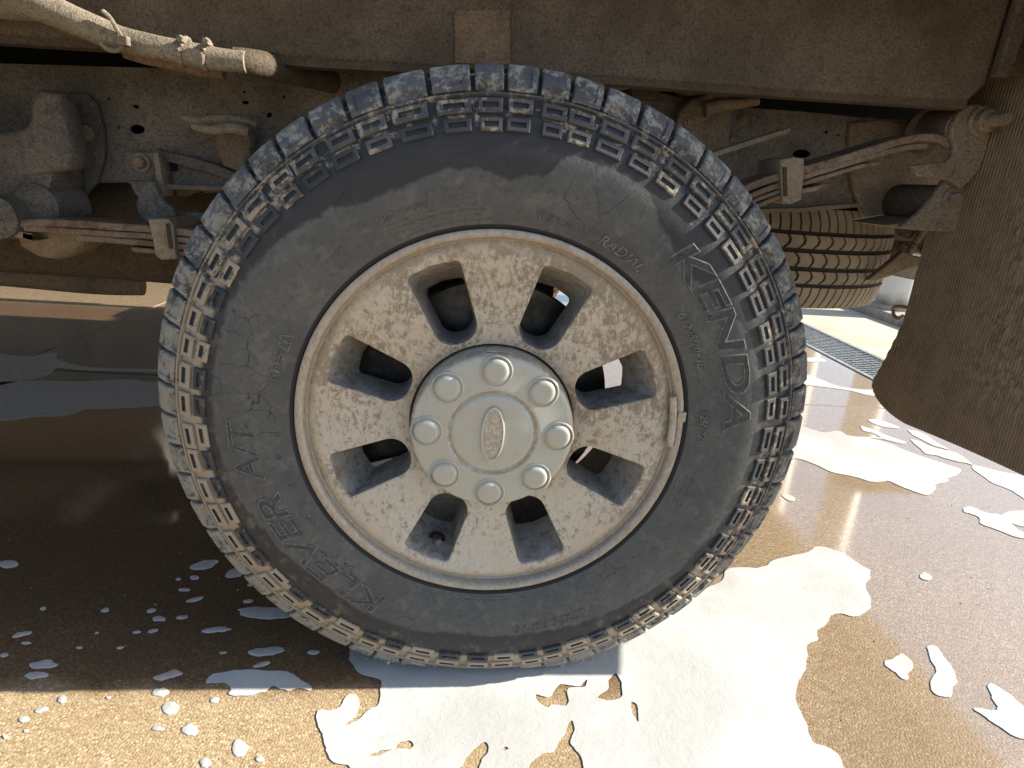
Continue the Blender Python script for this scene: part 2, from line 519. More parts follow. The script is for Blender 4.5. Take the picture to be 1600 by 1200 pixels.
def crop(ox, oy, s, pts): return [(ox + x / s, oy + y / s) for x, y in pts]
def foam_loop(px, jit=.0014, n=5):
    w_ = [atZ(x, y, .0) for x, y in px]
    sm = catmull([Vector((p.x, p.y, 0)) for p in w_], n)
    out = []
    for p in sm:
        k = jit * 1.0
        out.append((p.x + k * mnoise.noise((p.x * 60, p.y * 60, 0)) * 2 + k * mnoise.noise((p.x * 200, p.y * 200, 3)), p.y + k * mnoise.noise((p.x * 60, p.y * 60, 9)) * 2 + k * mnoise.noise((p.x * 200, p.y * 200, 5))))
    return out
def foam_patch(name, px, label, holes=(), th=.007, mat='foam', group='soap foam patches on the floor', cat='foam', n=5):
    loops = [foam_loop(px, n=n)] + [foam_loop(h) for h in holes]
    me = curve_mesh(loops, th * .015, th * .085, 3)
    for v in me.vertices: v.co.z += th * .10 + .0006
    o = me_obj(name, me, M[mat], None, True, None, 60)
    return tag(o, label, cat, group)
A = lambda pts: crop(480, 950, 1600 / 620, pts)
B = lambda pts: crop(1000, 780, 1600 / 600, pts)
D = lambda pts: crop(1200, 450, 1371 / 400, pts)
E_ = lambda pts: crop(0, 780, 1600 / 600, pts)
G_ = lambda pts: crop(0, 440, 1600 / 480, pts)
main_px = A([(180, 60), (178, 130), (175, 210), (220, 265), (290, 290), (297, 340), (285, 390), (245, 415), (205, 450), (155, 475), (190, 435), (208, 400), (205, 360), (185, 348), (150, 365), (135, 400), (90, 418), (42, 418), (45, 480), (70, 530), (80, 590), (120, 628), (170, 645)]) + [(560, 1225), (620, 1290), (900, 1310), (1200, 1300), (1340, 1250)] + \
    B([(850, 1120), (805, 1050), (715, 1010), (690, 930), (650, 850), (655, 770), (690, 690), (695, 605), (735, 590), (738, 545), (780, 515), (795, 485), (840, 480), (900, 490), (955, 455), (955, 410), (935, 360), (958, 325), (950, 295), (910, 270), (840, 225), (740, 198), (690, 225), (560, 255), (510, 285), (370, 290), (340, 340), (260, 375)]) + [(1060, 905), (980, 900), (900, 930), (780, 940), (680, 940), (600, 950)]
main_holes = [A(h) for h in (
    [(918, 348), (960, 362), (985, 352), (1010, 315), (1045, 312), (1100, 316), (1130, 290), (1118, 322), (1055, 324), (1052, 385), (1035, 395), (990, 395), (970, 408), (935, 385)],
    [(1240, 265), (1255, 275), (1268, 350), (1215, 375), (1170, 365), (1180, 350), (1210, 325), (1215, 290)],
    [(1310, 380), (1335, 400), (1335, 455), (1325, 455), (1305, 405)],
    [(250, 590), (290, 581), (345, 573), (365, 545), (415, 540), (428, 555), (410, 568), (360, 572), (300, 595), (255, 602)],
    [(590, 680), (630, 620), (700, 545), (725, 545), (730, 575), (700, 620), (680, 690)],
    [(895, 665), (945, 590), (995, 580), (1015, 530), (1040, 510), (1045, 475), (1072, 455), (1075, 500), (1065, 540), (1080, 575), (1105, 610), (1100, 680)],
    [(790, 566), (800, 560), (809, 566), (800, 576)])]
foam_patch('foam_puddle', main_px, 'broad white sheet of soap foam spreading under and in front of the tyre', main_holes, .0045)
foam_patch('foam_puddle', D([(120, 735), (180, 742), (240, 760), (300, 775), (380, 768), (430, 792), (500, 800), (570, 812), (650, 835), (760, 880), (860, 915), (950, 945), (1030, 972), (1010, 1000), (960, 1020), (965, 1035), (890, 1055), (900, 1070), (850, 1110), (780, 1090), (700, 1060), (640, 1035), (560, 1040), (470, 1015), (400, 1000), (330, 985), (260, 950), (160, 915), (100, 900)]), 'long white foam sheet between the tyre and the mud flap', (), .0045)
foam_patch('foam_streak', D([(535, 707), (590, 706), (640, 722), (700, 745), (690, 752), (620, 745), (570, 730)]), 'slender foam streak just below the rounded corner of the mud flap', (), .004)
foam_patch('foam_streak', D([(500, 742), (540, 752), (600, 775), (640, 792), (735, 825), (715, 836), (660, 822), (590, 808), (520, 805), (498, 800), (555, 800), (600, 800), (560, 778), (510, 765)]), 'forked foam streak beside the long foam sheet near the mud flap', (), .004)
foam_patch('foam_streak', D([(750, 762), (800, 770), (850, 790), (905, 830), (970, 866), (930, 858), (880, 842), (820, 812), (770, 785)]), 'thin foam streak running along under the mud flap lower edge', (), .004)
foam_patch('foam_streak', D([(765, 812), (810, 822), (850, 842), (900, 860), (960, 872), (1020, 890), (1095, 946), (1060, 940), (1010, 930), (950, 915), (900, 898), (840, 888), (815, 860), (785, 838)]), 'wider foam streak below the mud flap, beside the tip of the long sheet', (), .005)
foam_patch('foam_puddle', D([(1100, 950), (1180, 968), (1250, 985), (1380, 1008), (1480, 1030), (1480, 1180), (1371, 1130), (1300, 1085), (1200, 1045), (1150, 1010), (1105, 978)]), 'foam patch at the right picture edge under the mud flap', (), .0040)
foam_patch('foam_streak', D([(150, 440), (210, 465), (270, 485), (330, 510), (385, 528), (440, 538), (520, 545), (585, 548), (680, 560), (680, 590), (585, 582), (520, 572), (460, 556), (400, 545), (300, 532), (215, 522), (150, 520)]), 'foam ribbon crossing the column reflections behind the tyre', (), .004)
foam_patch('foam_fleck', D([(200, 378), (250, 373), (290, 378), (312, 392), (280, 396), (220, 396)]), 'small foam fleck in front of the drain grate', (), .003)
foam_patch('foam_puddle', B([(1345, 40), (1380, 33), (1440, 58), (1500, 65), (1520, 82), (1545, 100), (1575, 128), (1620, 152), (1620, 166), (1560, 158), (1490, 130), (1420, 105), (1412, 78), (1375, 62), (1350, 55)]), 'pointed foam patch on the lilac wet floor near the right edge', (), .005)
foam_patch('foam_puddle', B([(1508, 66), (1560, 50), (1640, 55), (1640, 115), (1580, 112), (1540, 96)]), 'small foam patch touching the pointed one at the right edge', (), .0040)
foam_patch('foam_fleck', B([(1165, 318), (1180, 308), (1200, 313), (1213, 325), (1205, 337), (1185, 337), (1168, 330)]), 'lone oval foam fleck right of the broad foam sheet', (), .005)
foam_patch('foam_puddle', B([(1020, 686), (1050, 668), (1088, 645), (1115, 662), (1140, 700), (1118, 725), (1118, 750), (1090, 750), (1060, 722), (1035, 708)]), 'diamond shaped foam patch on the tan stone floor at lower right', (), .0040)
foam_patch('foam_puddle', B([(1200, 620), (1235, 615), (1262, 655), (1298, 708), (1320, 750), (1312, 780), (1300, 790), (1290, 825), (1240, 822), (1215, 790), (1212, 748), (1235, 718), (1210, 672)]), 'elongated foam patch beside the diamond shaped one', (), .0042)
foam_patch('foam_puddle', B([(1455, 770), (1520, 800), (1600, 868), (1680, 930), (1680, 1000), (1560, 990), (1490, 945), (1430, 905), (1390, 874), (1440, 880), (1488, 880), (1465, 830)]), 'swallow tailed foam patch at the lower right picture edge', (), .0042)
foam_patch('foam_fleck', crop(900, 750, 1471 / 380, [(1245, 92), (1275, 88), (1310, 100), (1325, 120), (1300, 128), (1265, 115)]), 'small bright foam fleck close to the right side of the tyre', (), .004)
foam_patch('foam_puddle', E_([(860, 768), (880, 735), (940, 722), (1000, 714), (1100, 716), (1200, 722), (1250, 755), (1292, 785), (1285, 802), (1240, 785), (1200, 797), (1140, 778), (1110, 800), (1050, 817), (975, 820), (950, 812), (962, 795), (935, 768)]), 'foam patch lying across the shadow edge left of the tyre', (), .004)
foam_patch('soap_film', G_([(-60, 385), (80, 386), (160, 390), (290, 370), (300, 405), (420, 440), (560, 452), (820, 456), (900, 462), (900, 474), (560, 468), (380, 458), (300, 450), (260, 480), (180, 508), (100, 520), (-60, 532)]), 'narrow grey soap film in the truck shadow, farther from the viewer', (), .0024, 'film', 'grey soap films in the truck shadow')
foam_patch('soap_film', G_([(-60, 545), (150, 520), (420, 520), (660, 512), (780, 522), (900, 530), (900, 640), (830, 648), (660, 660), (520, 665), (440, 668), (340, 700), (200, 706), (-60, 716)]), 'broad grey soap film in the truck shadow left of the tyre', (), .0024, 'film', 'grey soap films in the truck shadow')
# small flecks nobody would count: sun and shade put into their colour, one mass
fl = E_([(0, 0)])
flecks = [(665, 805, 36, 18), (710, 872, 34, 30), (795, 962, 32, 25), (998, 1040, 32, 38), (855, 1100, 25, 20), (1080, 1080, 18, 12), (895, 840, 20, 13), (660, 958, 25, 10), (258, 835, 20, 14), (100, 918, 22, 12), (170, 880, 28, 9), (450, 828, 10, 6), (110, 968, 10, 6), (20, 990, 14, 7),
          (850, 275, 60, 18), (975, 310, 40, 18), (810, 328, 24, 9), (1105, 475, 112, 26), (905, 545, 60, 11), (1110, 635, 80, 18), (660, 500, 28, 11), (815, 418, 40, 8), (770, 378, 25, 7), (760, 493, 25, 8), (630, 465, 20, 8), (440, 462, 15, 8), (180, 457, 15, 8), (35, 270, 42, 16), (90, 565, 45, 9), (180, 690, 58, 16), (150, 735, 50, 14), (1035, 425, 22, 7), (1305, 640, 24, 11), (700, 735, 60, 14), (1090, 690, 40, 9), (640, 550, 24, 6), (110, 600, 20, 6), (20, 650, 18, 7), (1050, 355, 20, 8), (570, 555, 20, 5), (740, 335, 14, 5), (500, 620, 16, 5), (330, 620, 14, 5), (930, 640, 14, 5), (400, 560, 10, 4)]
V_, F_, FM_ = [], [], []
for (fx, fy, rx, ry) in flecks:
    rot = random.uniform(-.25, .05)
    ol = foam_loop([(fx_ / (1600 / 600), 780 + fy_ / (1600 / 600)) for fx_, fy_ in [(fx + (px - fx) * (1 + .25 * mnoise.noise((px * .05, py * .05, fx))), fy + (py - fy) * (1 + .3 * mnoise.noise((px * .05, py * .05, fy)))) for px, py in ell(fx, fy, rx, ry, 12, rot)]], .001, 3)
    b = len(V_); n_ = len(ol)
    cxm = sum(p[0] for p in ol) / n_; cym = sum(p[1] for p in ol) / n_
    for sc_, zz in ((1, .0003), (.96, .0010), (.85, .0014)):
        V_ += [(cxm + (p[0] - cxm) * sc_, cym + (p[1] - cym) * sc_, zz) for p in ol]
    for k in range(2):
        for i in range(n_): F_.append((b + k * n_ + i, b + k * n_ + (i + 1) % n_, b + (k + 1) * n_ + (i + 1) % n_, b + (k + 1) * n_ + i))
    F_.append(tuple(b + 2 * n_ + i for i in range(n_)))
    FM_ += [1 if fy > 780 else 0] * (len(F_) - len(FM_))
ff = mesh_obj('foam_flecks', V_, F_, [M['film'], M['foam']], None, True, FM_)
tag(ff, 'scattered small foam flecks on the stone floor left of the tyre', 'foam', None, 'stuff')

m = NT('bubbles'); M['bub'] = m.out((.42, .425, .42), .25, 0, None, .5)
ico = bmesh.new(); bmesh.ops.create_icosphere(ico, subdivisions=1, radius=1)
iv = [v.co.copy() for v in ico.verts]; ifc = [tuple(v.index for v in f.verts) for f in ico.faces]; ico.free()
V_, F_ = [], []
rg = random.Random(3)
for cxp, nbb in ((612, 70), (675, 80), (740, 30), (800, 60), (848, 60), (884, 50)):
    for i in range(nbb):
        p = atZ(cxp + rg.gauss(0, 16), 1027 + rg.gauss(0, 3.5), .004); rr = rg.uniform(.0012, .0034)
        b = len(V_); V_ += [(p.x + q.x * rr, p.y + q.y * rr, .0035 + rg.uniform(0, .002) + q.z * rr) for q in iv]
        F_ += [tuple(b + k for k in q) for q in ifc]
tag(mesh_obj('foam_bubbles', V_, F_, M['bub']), 'clusters of soap bubbles where the tyre meets the floor', 'foam', None, 'stuff')

# loose grit on the floor
V_, F_ = [], []
for i in range(220):
    px_, py_ = rg.uniform(-1.0, 1.2), rg.uniform(-.16, .9)
    rr = rg.uniform(.0006, .0016)
    b = len(V_); V_ += [(px_ + q.x * rr * rg.uniform(.7, 1.3), py_ + q.y * rr * rg.uniform(.7, 1.3), rr * .5 + q.z * rr * .8) for q in iv]
    F_ += [tuple(b + k for k in q) for q in ifc]
m = NT('grit'); g = m.n('ShaderNodeNewGeometry').outputs['Position']
M['grit'] = m.out(m.ramp(m.noise(g, 30, 1), [(.3, (.20, .15, .10)), (.5, (.36, .28, .18)), (.7, (.55, .48, .38))]), .8)
tag(mesh_obj('grit', V_, F_, M['grit'], None, False), 'loose sand grit strewn over the stone floor', 'grit', None, 'stuff')

# ================================================================== THE TRUCK
truck = empty('pickup_truck', (0, 0, 0))
tag(truck, 'dusty pickup truck seen at its muddy rear wheel, suspension and frame', 'truck')

# ---------------------------------------------------------------- tyre
PROF = [(.2445, .034), (.2450, .0215), (.2475, .0155), (.2515, .0125), (.2560, .0115), (.262, .0095), (.275, .006), (.29, .0025), (.305, .0005), (.325, .0), (.338, .0012), (.350, .0042), (.362, .0085), (.374, .0140), (.384, .0195), (.392, .0245), (.400, .0310), (.407, .0410), (.4110, .0540), (.4130, .075), (.4138, .10), (.414, .145)]
PROFF = PROF + [(r_, .29 - y_) for r_, y_ in PROF[-2::-1]]
seg_r = np.array(PROF)
arc = np.concatenate([[0], np.cumsum(np.hypot(*np.diff(seg_r, axis=0).T))])
def pr_at(s):
    r_ = float(np.interp(s, arc, seg_r[:, 0])); y_ = float(np.interp(s, arc, seg_r[:, 1]))
    e = .003
    dr_ = float(np.interp(s + e, arc, seg_r[:, 0]) - np.interp(s - e, arc, seg_r[:, 0])); dy = float(np.interp(s + e, arc, seg_r[:, 1]) - np.interp(s - e, arc, seg_r[:, 1]))
    l = math.hypot(dr_, dy) or 1
    return r_, y_, dy / l, -dr_ / l          # point and outward normal (r, y)
def s_of_r(r_): return float(np.interp(r_, seg_r[:, 0], arc))
def y_of_r(r_): return float(np.interp(r_, seg_r[:, 0], seg_r[:, 1]))

def tyre_mat(name, kind):
    m = NT(name)
    c = m.coord(TYRE)
    x, y, z = m.sep(c)
    r = m.math('SQRT', m.math('ADD', m.math('MULTIPLY', x, x), m.math('MULTIPLY', z, z)))
    ang = m.math('ARCTAN2', z, x)
    ux = m.math('DIVIDE', x, r); uz = m.math('DIVIDE', z, r)
    dirv = m.comb(ux, uz, 0)
    low = m.smooth(m.math('SUBTRACT', m.math('MULTIPLY', ux, -.55), m.math('MULTIPLY', uz, .85)), -.55, .75)     # more mud toward lower left
    fine = m.noise(c, 190, 6, .7)
    mid = m.noise(c, 45, 6, .65, .4)
    big = m.noise(c, 11, 5, .6)
    if kind == 'side':
        base = m.mix(m.smooth(big, .3, .7), (.100, .100, .094), (.066, .069, .071))
        base = m.mix(m.math('MULTIPLY', m.smooth(mid, .46, .70), .6), base, (.145, .142, .130))
        base = m.mix(m.math('MULTIPLY', m.smooth(fine, .52, .68), .55), base, (.036, .037, .040))
        # brownish dust ring near the muddy lugs
        ring = m.math('MULTIPLY', m.smooth(r, .318, .338), m.smooth(r, .356, .345))
        # damp, dark tongues running inward from the lugs
        fr = m.math('DIVIDE', m.math('ADD', ang, PI), 2 * PI)
        DA = [(-180, .338), (-165, .334), (-150, .322), (-135, .314), (-115, .318), (-95, .310), (-75, .314), (-60, .320), (-35, .332), (-10, .343), (10, .343), (24, .335), (34, .312), (46, .300), (55, .312), (63, .334), (72, .339), (79, .334), (83, .306), (90, .299), (97, .310), (104, .311), (112, .303), (120, .306), (128, .320), (138, .330), (155, .338), (180, .338)]
        edge = m.math('ADD', .29, m.math('MULTIPLY', m.ramp(fr, [((q + 180) / 360, (e_ - .29) / .06) for q, e_ in DA], 'EASE'), .06))
        edge = m.math('ADD', edge, m.math('MULTIPLY', m.math('SUBTRACT', m.noise(c, 50, 5, .65), .5), .022))
        damp = m.smooth(r, edge, m.math('ADD', edge, .006))
        base = m.mix(m.math('MULTIPLY', damp, .84), base, (.021, .021, .024))
        base = m.mix(m.math('MULTIPLY', m.math('MULTIPLY', ring, m.smooth(m.noise(c, 34, 6, .7), .52, .66)), m.math('MULTIPLY', low, .6)), base, (.17, .145, .11))
        # clay packed between the lugs
        clay = m.smooth(r, .352, .360)
        clay = m.math('MULTIPLY', clay, m.smooth(m.math('ADD', m.noise(c, 70, 6, .7), m.math('MULTIPLY', low, .30)), .52, .66))
        base = m.mix(m.math('MULTIPLY', clay, .9), base, (.36, .30, .225))
        bead = m.smooth(r, .2535, .2520)
        base = m.mix(bead, base, (.018, .019, .02))
        # cracks
        pv = m.comb(m.math('MULTIPLY', ang, 3.2), m.math('MULTIPLY', r, 7.0), 0)
        pn = m.n('ShaderNodeVectorMath', operation='ADD')
        nz = m.n('ShaderNodeTexNoise', i_Scale=55, i_Detail=4); m.t.links.new(c, nz.inputs['Vector'])
        sc = m.n('ShaderNodeVectorMath', operation='SCALE'); sc.inputs[3].default_value = .12
        m.t.links.new(nz.outputs['Color'], sc.inputs[0]); m.t.links.new(pv, pn.inputs[0]); m.t.links.new(sc.outputs[0], pn.inputs[1])
        ve = m.vor(pn.outputs[0], 2.6, 'DISTANCE_TO_EDGE')
        cr = m.smooth(ve, .010, .003)
        cr = m.math('MULTIPLY', cr, m.smooth(m.noise(c, 9, 3), .52, .60))
        cr = m.math('MULTIPLY', cr, m.smooth(r, .262, .268))
        base = m.mix(m.math('MULTIPLY', cr, .8), base, (.014, .014, .015))
        h = m.math('SUBTRACT', m.math('ADD', m.math('MULTIPLY', fine, .35), m.math('MULTIPLY', mid, .5)), m.math('MULTIPLY', cr, 1.2))
        rough = m.math('SUBTRACT', .70, m.math('MULTIPLY', damp, .12))
        return m.out(base, rough, 0, m.bump(h, .5, .0026), .3)
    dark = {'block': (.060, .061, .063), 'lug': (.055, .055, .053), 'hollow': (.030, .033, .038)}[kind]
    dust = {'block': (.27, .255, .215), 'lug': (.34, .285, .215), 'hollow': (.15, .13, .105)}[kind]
    hi = m.noise(c, 120, 7, .75)
    t0 = {'block': .520, 'lug': .545, 'hollow': .60}[kind]
    k = m.math('ADD', m.math('ADD', m.math('MULTIPLY', hi, .55), m.math('MULTIPLY', mid, .45)), m.math('MULTIPLY', low, {'block': .075, 'lug': .17, 'hollow': .06}[kind]))
    msk = m.smooth(k, t0 - .035, t0 + .05)
    col = m.mix(m.smooth(big, .3, .7), dark, tuple(q * 1.7 for q in dark))
    col = m.mix(msk, col, dust)
    if kind == 'block':
        worn = m.smooth(r, .4195, .4215)
        col = m.mix(m.math('MULTIPLY', worn, .8), col, (.022, .025, .032))
    return m.out(col, m.math('ADD', .62, m.math('MULTIPLY', msk, .3)), 0, m.bump(m.math('ADD', hi, m.math('MULTIPLY', mid, .6)), .6, .003), .28)

TYRE = bpy.data.objects.new('tyre', bpy.data.meshes.new('tyre'))
TYRE.location = (0, 0, ZC)
link(TYRE, truck)
M['side'] = tyre_mat('tyre_sidewall', 'side')
M['block'] = tyre_mat('tyre_tread_block', 'block')
M['lug'] = tyre_mat('tyre_lug_muddy', 'lug')
M['hollow'] = tyre_mat('tyre_hollow', 'hollow')
FLOOR = -ZC + .0015
def floor_y(y_): return FLOOR + max(0.0, .055 - y_) * .42
def tyre_carcass(me):
    n = 240; v, f = [], []
    mm = len(PROFF)
    for i in range(n):
        a = 2 * PI * i / n
        for r_, y_ in PROFF: v.append((r_ * math.cos(a), y_, max(r_ * math.sin(a), floor_y(y_))))
    for i in range(n):
        j = (i + 1) % n
        for k in range(mm - 1): f.append((i * mm + k, i * mm + k + 1, j * mm + k + 1, j * mm + k))
    me.from_pydata(v, [], f); me.materials.append(M['side'])
    me.polygons.foreach_set('use_smooth', [True] * len(f)); me.update()
tyre_carcass(TYRE.data)

def relief(us, vs_, hf, s0, s1, a0, a1, hol, base_drop=.004, mirror=False):
    """raised rubber piece on the tyre: grid over angle a0..a1 and profile s0..s1; hf(u,v) height; hol(u,v) tells hollow faces"""
    v, f, fm = [], [], []
    nu, nv = len(us), len(vs_)
    def pt(u, w_, h):
        s = s0 + (s1 - s0) * w_
        r_, y_, nr, ny = pr_at(s)
        r_ += nr * h; y_ += ny * h
        if mirror: y_ = .29 - y_
        a = a0 + (a1 - a0) * u
        return (r_ * math.cos(a), y_, r_ * math.sin(a))
    for u in us:
        for w_ in vs_: v.append(pt(u, w_, hf(u, w_)))
    for i in range(nu - 1):
        for j in range(nv - 1):
            f.append((i * nv + j, i * nv + j + 1, (i + 1) * nv + j + 1, (i + 1) * nv + j))
            fm.append(1 if hol((us[i] + us[i + 1]) / 2, (vs_[j] + vs_[j + 1]) / 2) else 0)
    per = [(i, 0) for i in range(nu)] + [(nu - 1, j) for j in range(1, nv)] + [(i, nv - 1) for i in range(nu - 2, -1, -1)] + [(0, j) for j in range(nv - 2, 0, -1)]
    b = len(v)
    for i, j in per: v.append(pt(us[i], vs_[j], -base_drop))
    L = len(per)
    for k in range(L):
        i, j = per[k]; i2, j2 = per[(k + 1) % L]
        f.append((i * nv + j, i2 * nv + j2, b + (k + 1) % L, b + k)); fm.append(0)
    return v, f, fm
def ramp_in(u, w_, e=.06):
    return max(0, min(1, u / e, (1 - u) / e)) if e else 1
SH0, SH1 = s_of_r(.390), arc[-1] - .052
SIDEV = (s_of_r(.4080) - SH0) / (SH1 - SH0)
def h_shoulder(kind):
    def h(u, w_):
        q_ = w_ / SIDEV
        base = float(np.interp(q_, [0, .25, .8, 1.0, 1.1, 1.6], [.0060, .0078, .0118, .0135, .0130, .0080]))
        if u in (0.0, 1.0) or w_ == 0.0: base -= .0018
        if kind == 0:
            if .20 < u < .80 and .14 * 1 < w_ / SIDEV < .80: base -= .0022
        else:
            if .12 < u < .88 and w_ / SIDEV < .30 - .18 * abs(u - .5) * 2: base -= .0042
        return base
    return h
US0 = [0.0, .05, .19, .205, .50, .795, .81, .95, 1.0]
VS0 = [0.0, .12 * SIDEV, .15 * SIDEV, .45 * SIDEV, .78 * SIDEV, .82 * SIDEV, SIDEV * .97, SIDEV * 1.08, (1 + SIDEV) / 2 + .02, 1.0]
US1 = [0.0, .05, .115, .13, .30, .5, .7, .87, .885, .95, 1.0]
VS1 = [0.0, .10 * SIDEV, .17 * SIDEV, .24 * SIDEV, .31 * SIDEV, .55 * SIDEV, SIDEV * .97, SIDEV * 1.08, (1 + SIDEV) / 2 + .02, 1.0]
L1 = (s_of_r(.3680), s_of_r(.3830))
L2 = (s_of_r(.3495), s_of_r(.3635))
UL = [0.0, .05, .17, .19, .81, .83, .95, 1.0]
VL = [0.0, .08, .31, .35, .65, .69, .92, 1.0]
def h_lug(hh):
    def h(u, w_):
        b = hh
        if u in (0.0, 1.0) or w_ in (0.0, 1.0): b -= .0010
        if .18 < u < .82 and .33 < w_ < .67: b -= .0026
        return b
    return h
NB = 60
rl = random.Random(5)
lens = []
for k in range(NB // 2):
    q = rl.choice((.88, 1.0, 1.0, 1.14)); lens += [q, q * rl.choice((.95, 1.05))]
tot = sum(lens); pos = []; acc = R(4)
for q in lens:
    pos.append((acc, q / tot * 2 * PI)); acc += q / tot * 2 * PI
def clamp_low(me):
    for v in me.vertices:
        if v.co.z < floor_y(v.co.y): v.co.z = floor_y(v.co.y)
def piece(name, a, da, build, mats):
    v, f, fm = build(a, a + da)
    me = bpy.data.meshes.new(name)
    me.from_pydata(v, [], f)
    for mt in mats: me.materials.append(mt)
    me.polygons.foreach_set('material_index', fm)
    if math.sin(a) < -.85: clamp_low(me)
    me.update()
    o = bpy.data.objects.new(name, me)
    link(o, TYRE)
    return o
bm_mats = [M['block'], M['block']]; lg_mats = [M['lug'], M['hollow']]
for k, (a, da) in enumerate(pos):
    kind = k % 2
    us_, vs__ = (US0, VS0) if kind == 0 else (US1, VS1)
    hf = h_shoulder(kind)
    hol0 = lambda u, w_: False
    piece('shoulder_block', a + da * .06, da * .875, lambda p, q: relief(us_, vs__, hf, SH0, SH1, p, q, hol0), bm_mats)
    j1, j2, j3, j4 = rl.uniform(-.05, .05), rl.uniform(-.05, .05), rl.uniform(.8, 1.2), rl.uniform(.75, 1.2)
    hol = lambda u, w_: .18 < u < .82 and .33 < w_ < .67
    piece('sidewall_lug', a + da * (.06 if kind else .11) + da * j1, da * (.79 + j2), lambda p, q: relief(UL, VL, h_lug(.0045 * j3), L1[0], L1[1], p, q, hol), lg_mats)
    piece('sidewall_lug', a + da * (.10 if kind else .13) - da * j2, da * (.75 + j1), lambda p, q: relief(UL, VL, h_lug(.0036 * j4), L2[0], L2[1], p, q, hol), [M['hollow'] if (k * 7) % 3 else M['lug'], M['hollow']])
# thin ridge between the lugs and the tread blocks
sr = s_of_r(.3868)
rib = []
for ds, h_ in ((-.0022, 0), (-.0012, .0042), (.0012, .0042), (.0022, 0)):
    r_, y_, nr, ny = pr_at(sr + ds); rib.append((r_ + nr * h_, y_ + ny * h_))
rb = lathe_y('ridge', rib, M['lug'], TYRE, 240, (0, 0, 0), False, True, 40, FLOOR)
# centre tread and inner shoulder: one mass of blocks across the crown
cv_, cf_ = [], []
for k, (a, da) in enumerate(pos):
    for row, (y0, y1, sh) in enumerate(((.104, .140, .3), (.146, .184, .65), (.190, .262, 0))):
        v, f, fm = [], [], []
        b = len(cv_)
        a0 = a + da * (.06 + sh); a1 = a + da * (.90 + sh)
        for h_ in (.410, .4215 if row < 2 else .4195):
            for (aa, y_) in ((a0, y0), (a1, y0 + .006), (a1 + .006, y1), (a0 + .006, y1 - .006)):
                cv_.append((h_ * math.cos(aa), y_, max(FLOOR, h_ * math.sin(aa))))
        cf_ += [(b + 4, b + 5, b + 6, b + 7), (b, b + 1, b + 5, b + 4), (b + 1, b + 2, b + 6, b + 5), (b + 2, b + 3, b + 7, b + 6), (b + 3, b, b + 4, b + 7)]
ct = mesh_obj('centre_tread', cv_, cf_, M['block'], TYRE, False)
tag(ct, kind='stuff')

# raised lettering on the sidewall
def letters(body, size, r_base, ang_c, mat, height=.0012, shear=0.0, bold=0.0, outline=0.0, spacing=1.0, name='lettering', parent=None, stretch=1.0):
    """word set on an arc, letter tops outward, read clockwise; ang_c = angle of its middle (0 = right, 90 = top)"""
    out_v, out_f, out_m = [], [], []
    for mode in (('fill',) if not outline else ('fill', 'edge')):
        cu = bpy.data.curves.new('tmp', 'FONT')
        cu.body = body; cu.size = size; cu.align_x = 'CENTER'; cu.shear = shear; cu.space_character = spacing
        if bold: cu.offset = bold
        cu.resolution_u = 3
        if mode == 'fill':
            cu.extrude = (height if not outline else height * .35)
        else:
            cu.fill_mode = 'NONE'; cu.bevel_depth = outline; cu.bevel_resolution = 0
        o = bpy.data.objects.new('tmp', cu); COL.objects.link(o)
        dg = bpy.context.evaluated_depsgraph_get()
        me = bpy.data.meshes.new_from_object(o.evaluated_get(dg))
        bpy.data.objects.remove(o); bpy.data.curves.remove(cu)
        b = len(out_v)
        for v in me.vertices:
            x, y, z = v.co
            rr = r_base + y
            a = ang_c - x * stretch / (r_base + size * .35)
            zz = z if mode == 'fill' else z + height * .4
            yy_ = y_of_r(rr) - zz
            out_v.append((rr * math.cos(a), yy_, rr * math.sin(a)))
        for p in me.polygons:
            out_f.append(tuple(b + i for i in p.vertices)); out_m.append(1 if mode == 'edge' else 0)
        bpy.data.meshes.remove(me)
    o = mesh_obj(name, out_v, out_f, [mat, M['letter']], parent or TYRE, False, out_m)
    return o
m = NT('raised_letter_rubber'); c = m.coord(TYRE)
M['letter'] = m.out(m.mix(m.smooth(m.noise(c, 150, 5, .7), .42, .6), (.095, .095, .091), (.17, .166, .153)), .8, 0, m.bump(m.noise(c, 220, 4), .3, .002), .15)
m = NT('big_letter_rubber'); c = m.coord(TYRE)
M['letterdk'] = m.out(m.mix(m.smooth(m.noise(c, 120, 5, .7), .46, .62), (.036, .038, .041), (.066, .066, .065)), .7, 0, m.bump(m.noise(c, 220, 4), .3, .002), .45)
def pol(px, py, Y=.002):
    p = atY(px, py, Y); return math.hypot(p.x, p.z - ZC), math.atan2(p.z - ZC, p.x)
def word(body, p0, p1, size, mat='letter', hfrac=.5, **kw):
    """p0, p1: pixels of the first and last letter's middle"""
    r0_, a0_ = pol(*p0); r1_, a1_ = pol(*p1)
    if a1_ > a0_: a1_ -= 2 * PI
    rm = (r0_ + r1_) / 2
    span = (a0_ - a1_) * rm
    # natural width guess 0.62 size a letter
    nat = .62 * size * (len(body) - 1)
    st_ = span / nat if nat > 0 else 1
    return letters(body, size, rm - size * .35, (a0_ + a1_) / 2, M[mat], stretch=st_, **kw)
word('KENDA', (1080, 420), (1155, 632), .045, 'letterdk', height=.0020, bold=.0012, outline=.0008, shear=.15)
word('KLEVER', (590, 948), (425, 783), .043, 'letterdk', height=.0020, bold=.0006, outline=.0008, shear=.18)
word('A/T', (400, 742), (366, 672), .043, 'letterdk', height=.0020, bold=.0006, outline=.0008, shear=.18)
word('2', (378, 664), (378, 664), .022, 'letterdk', height=.0014, outline=.0005)
word('RADIAL', (940, 376), (1003, 416), .017, height=.0013, shear=.3, bold=.0003)
word('TUBELESS', (840, 338), (898, 355), .010, height=.0010)
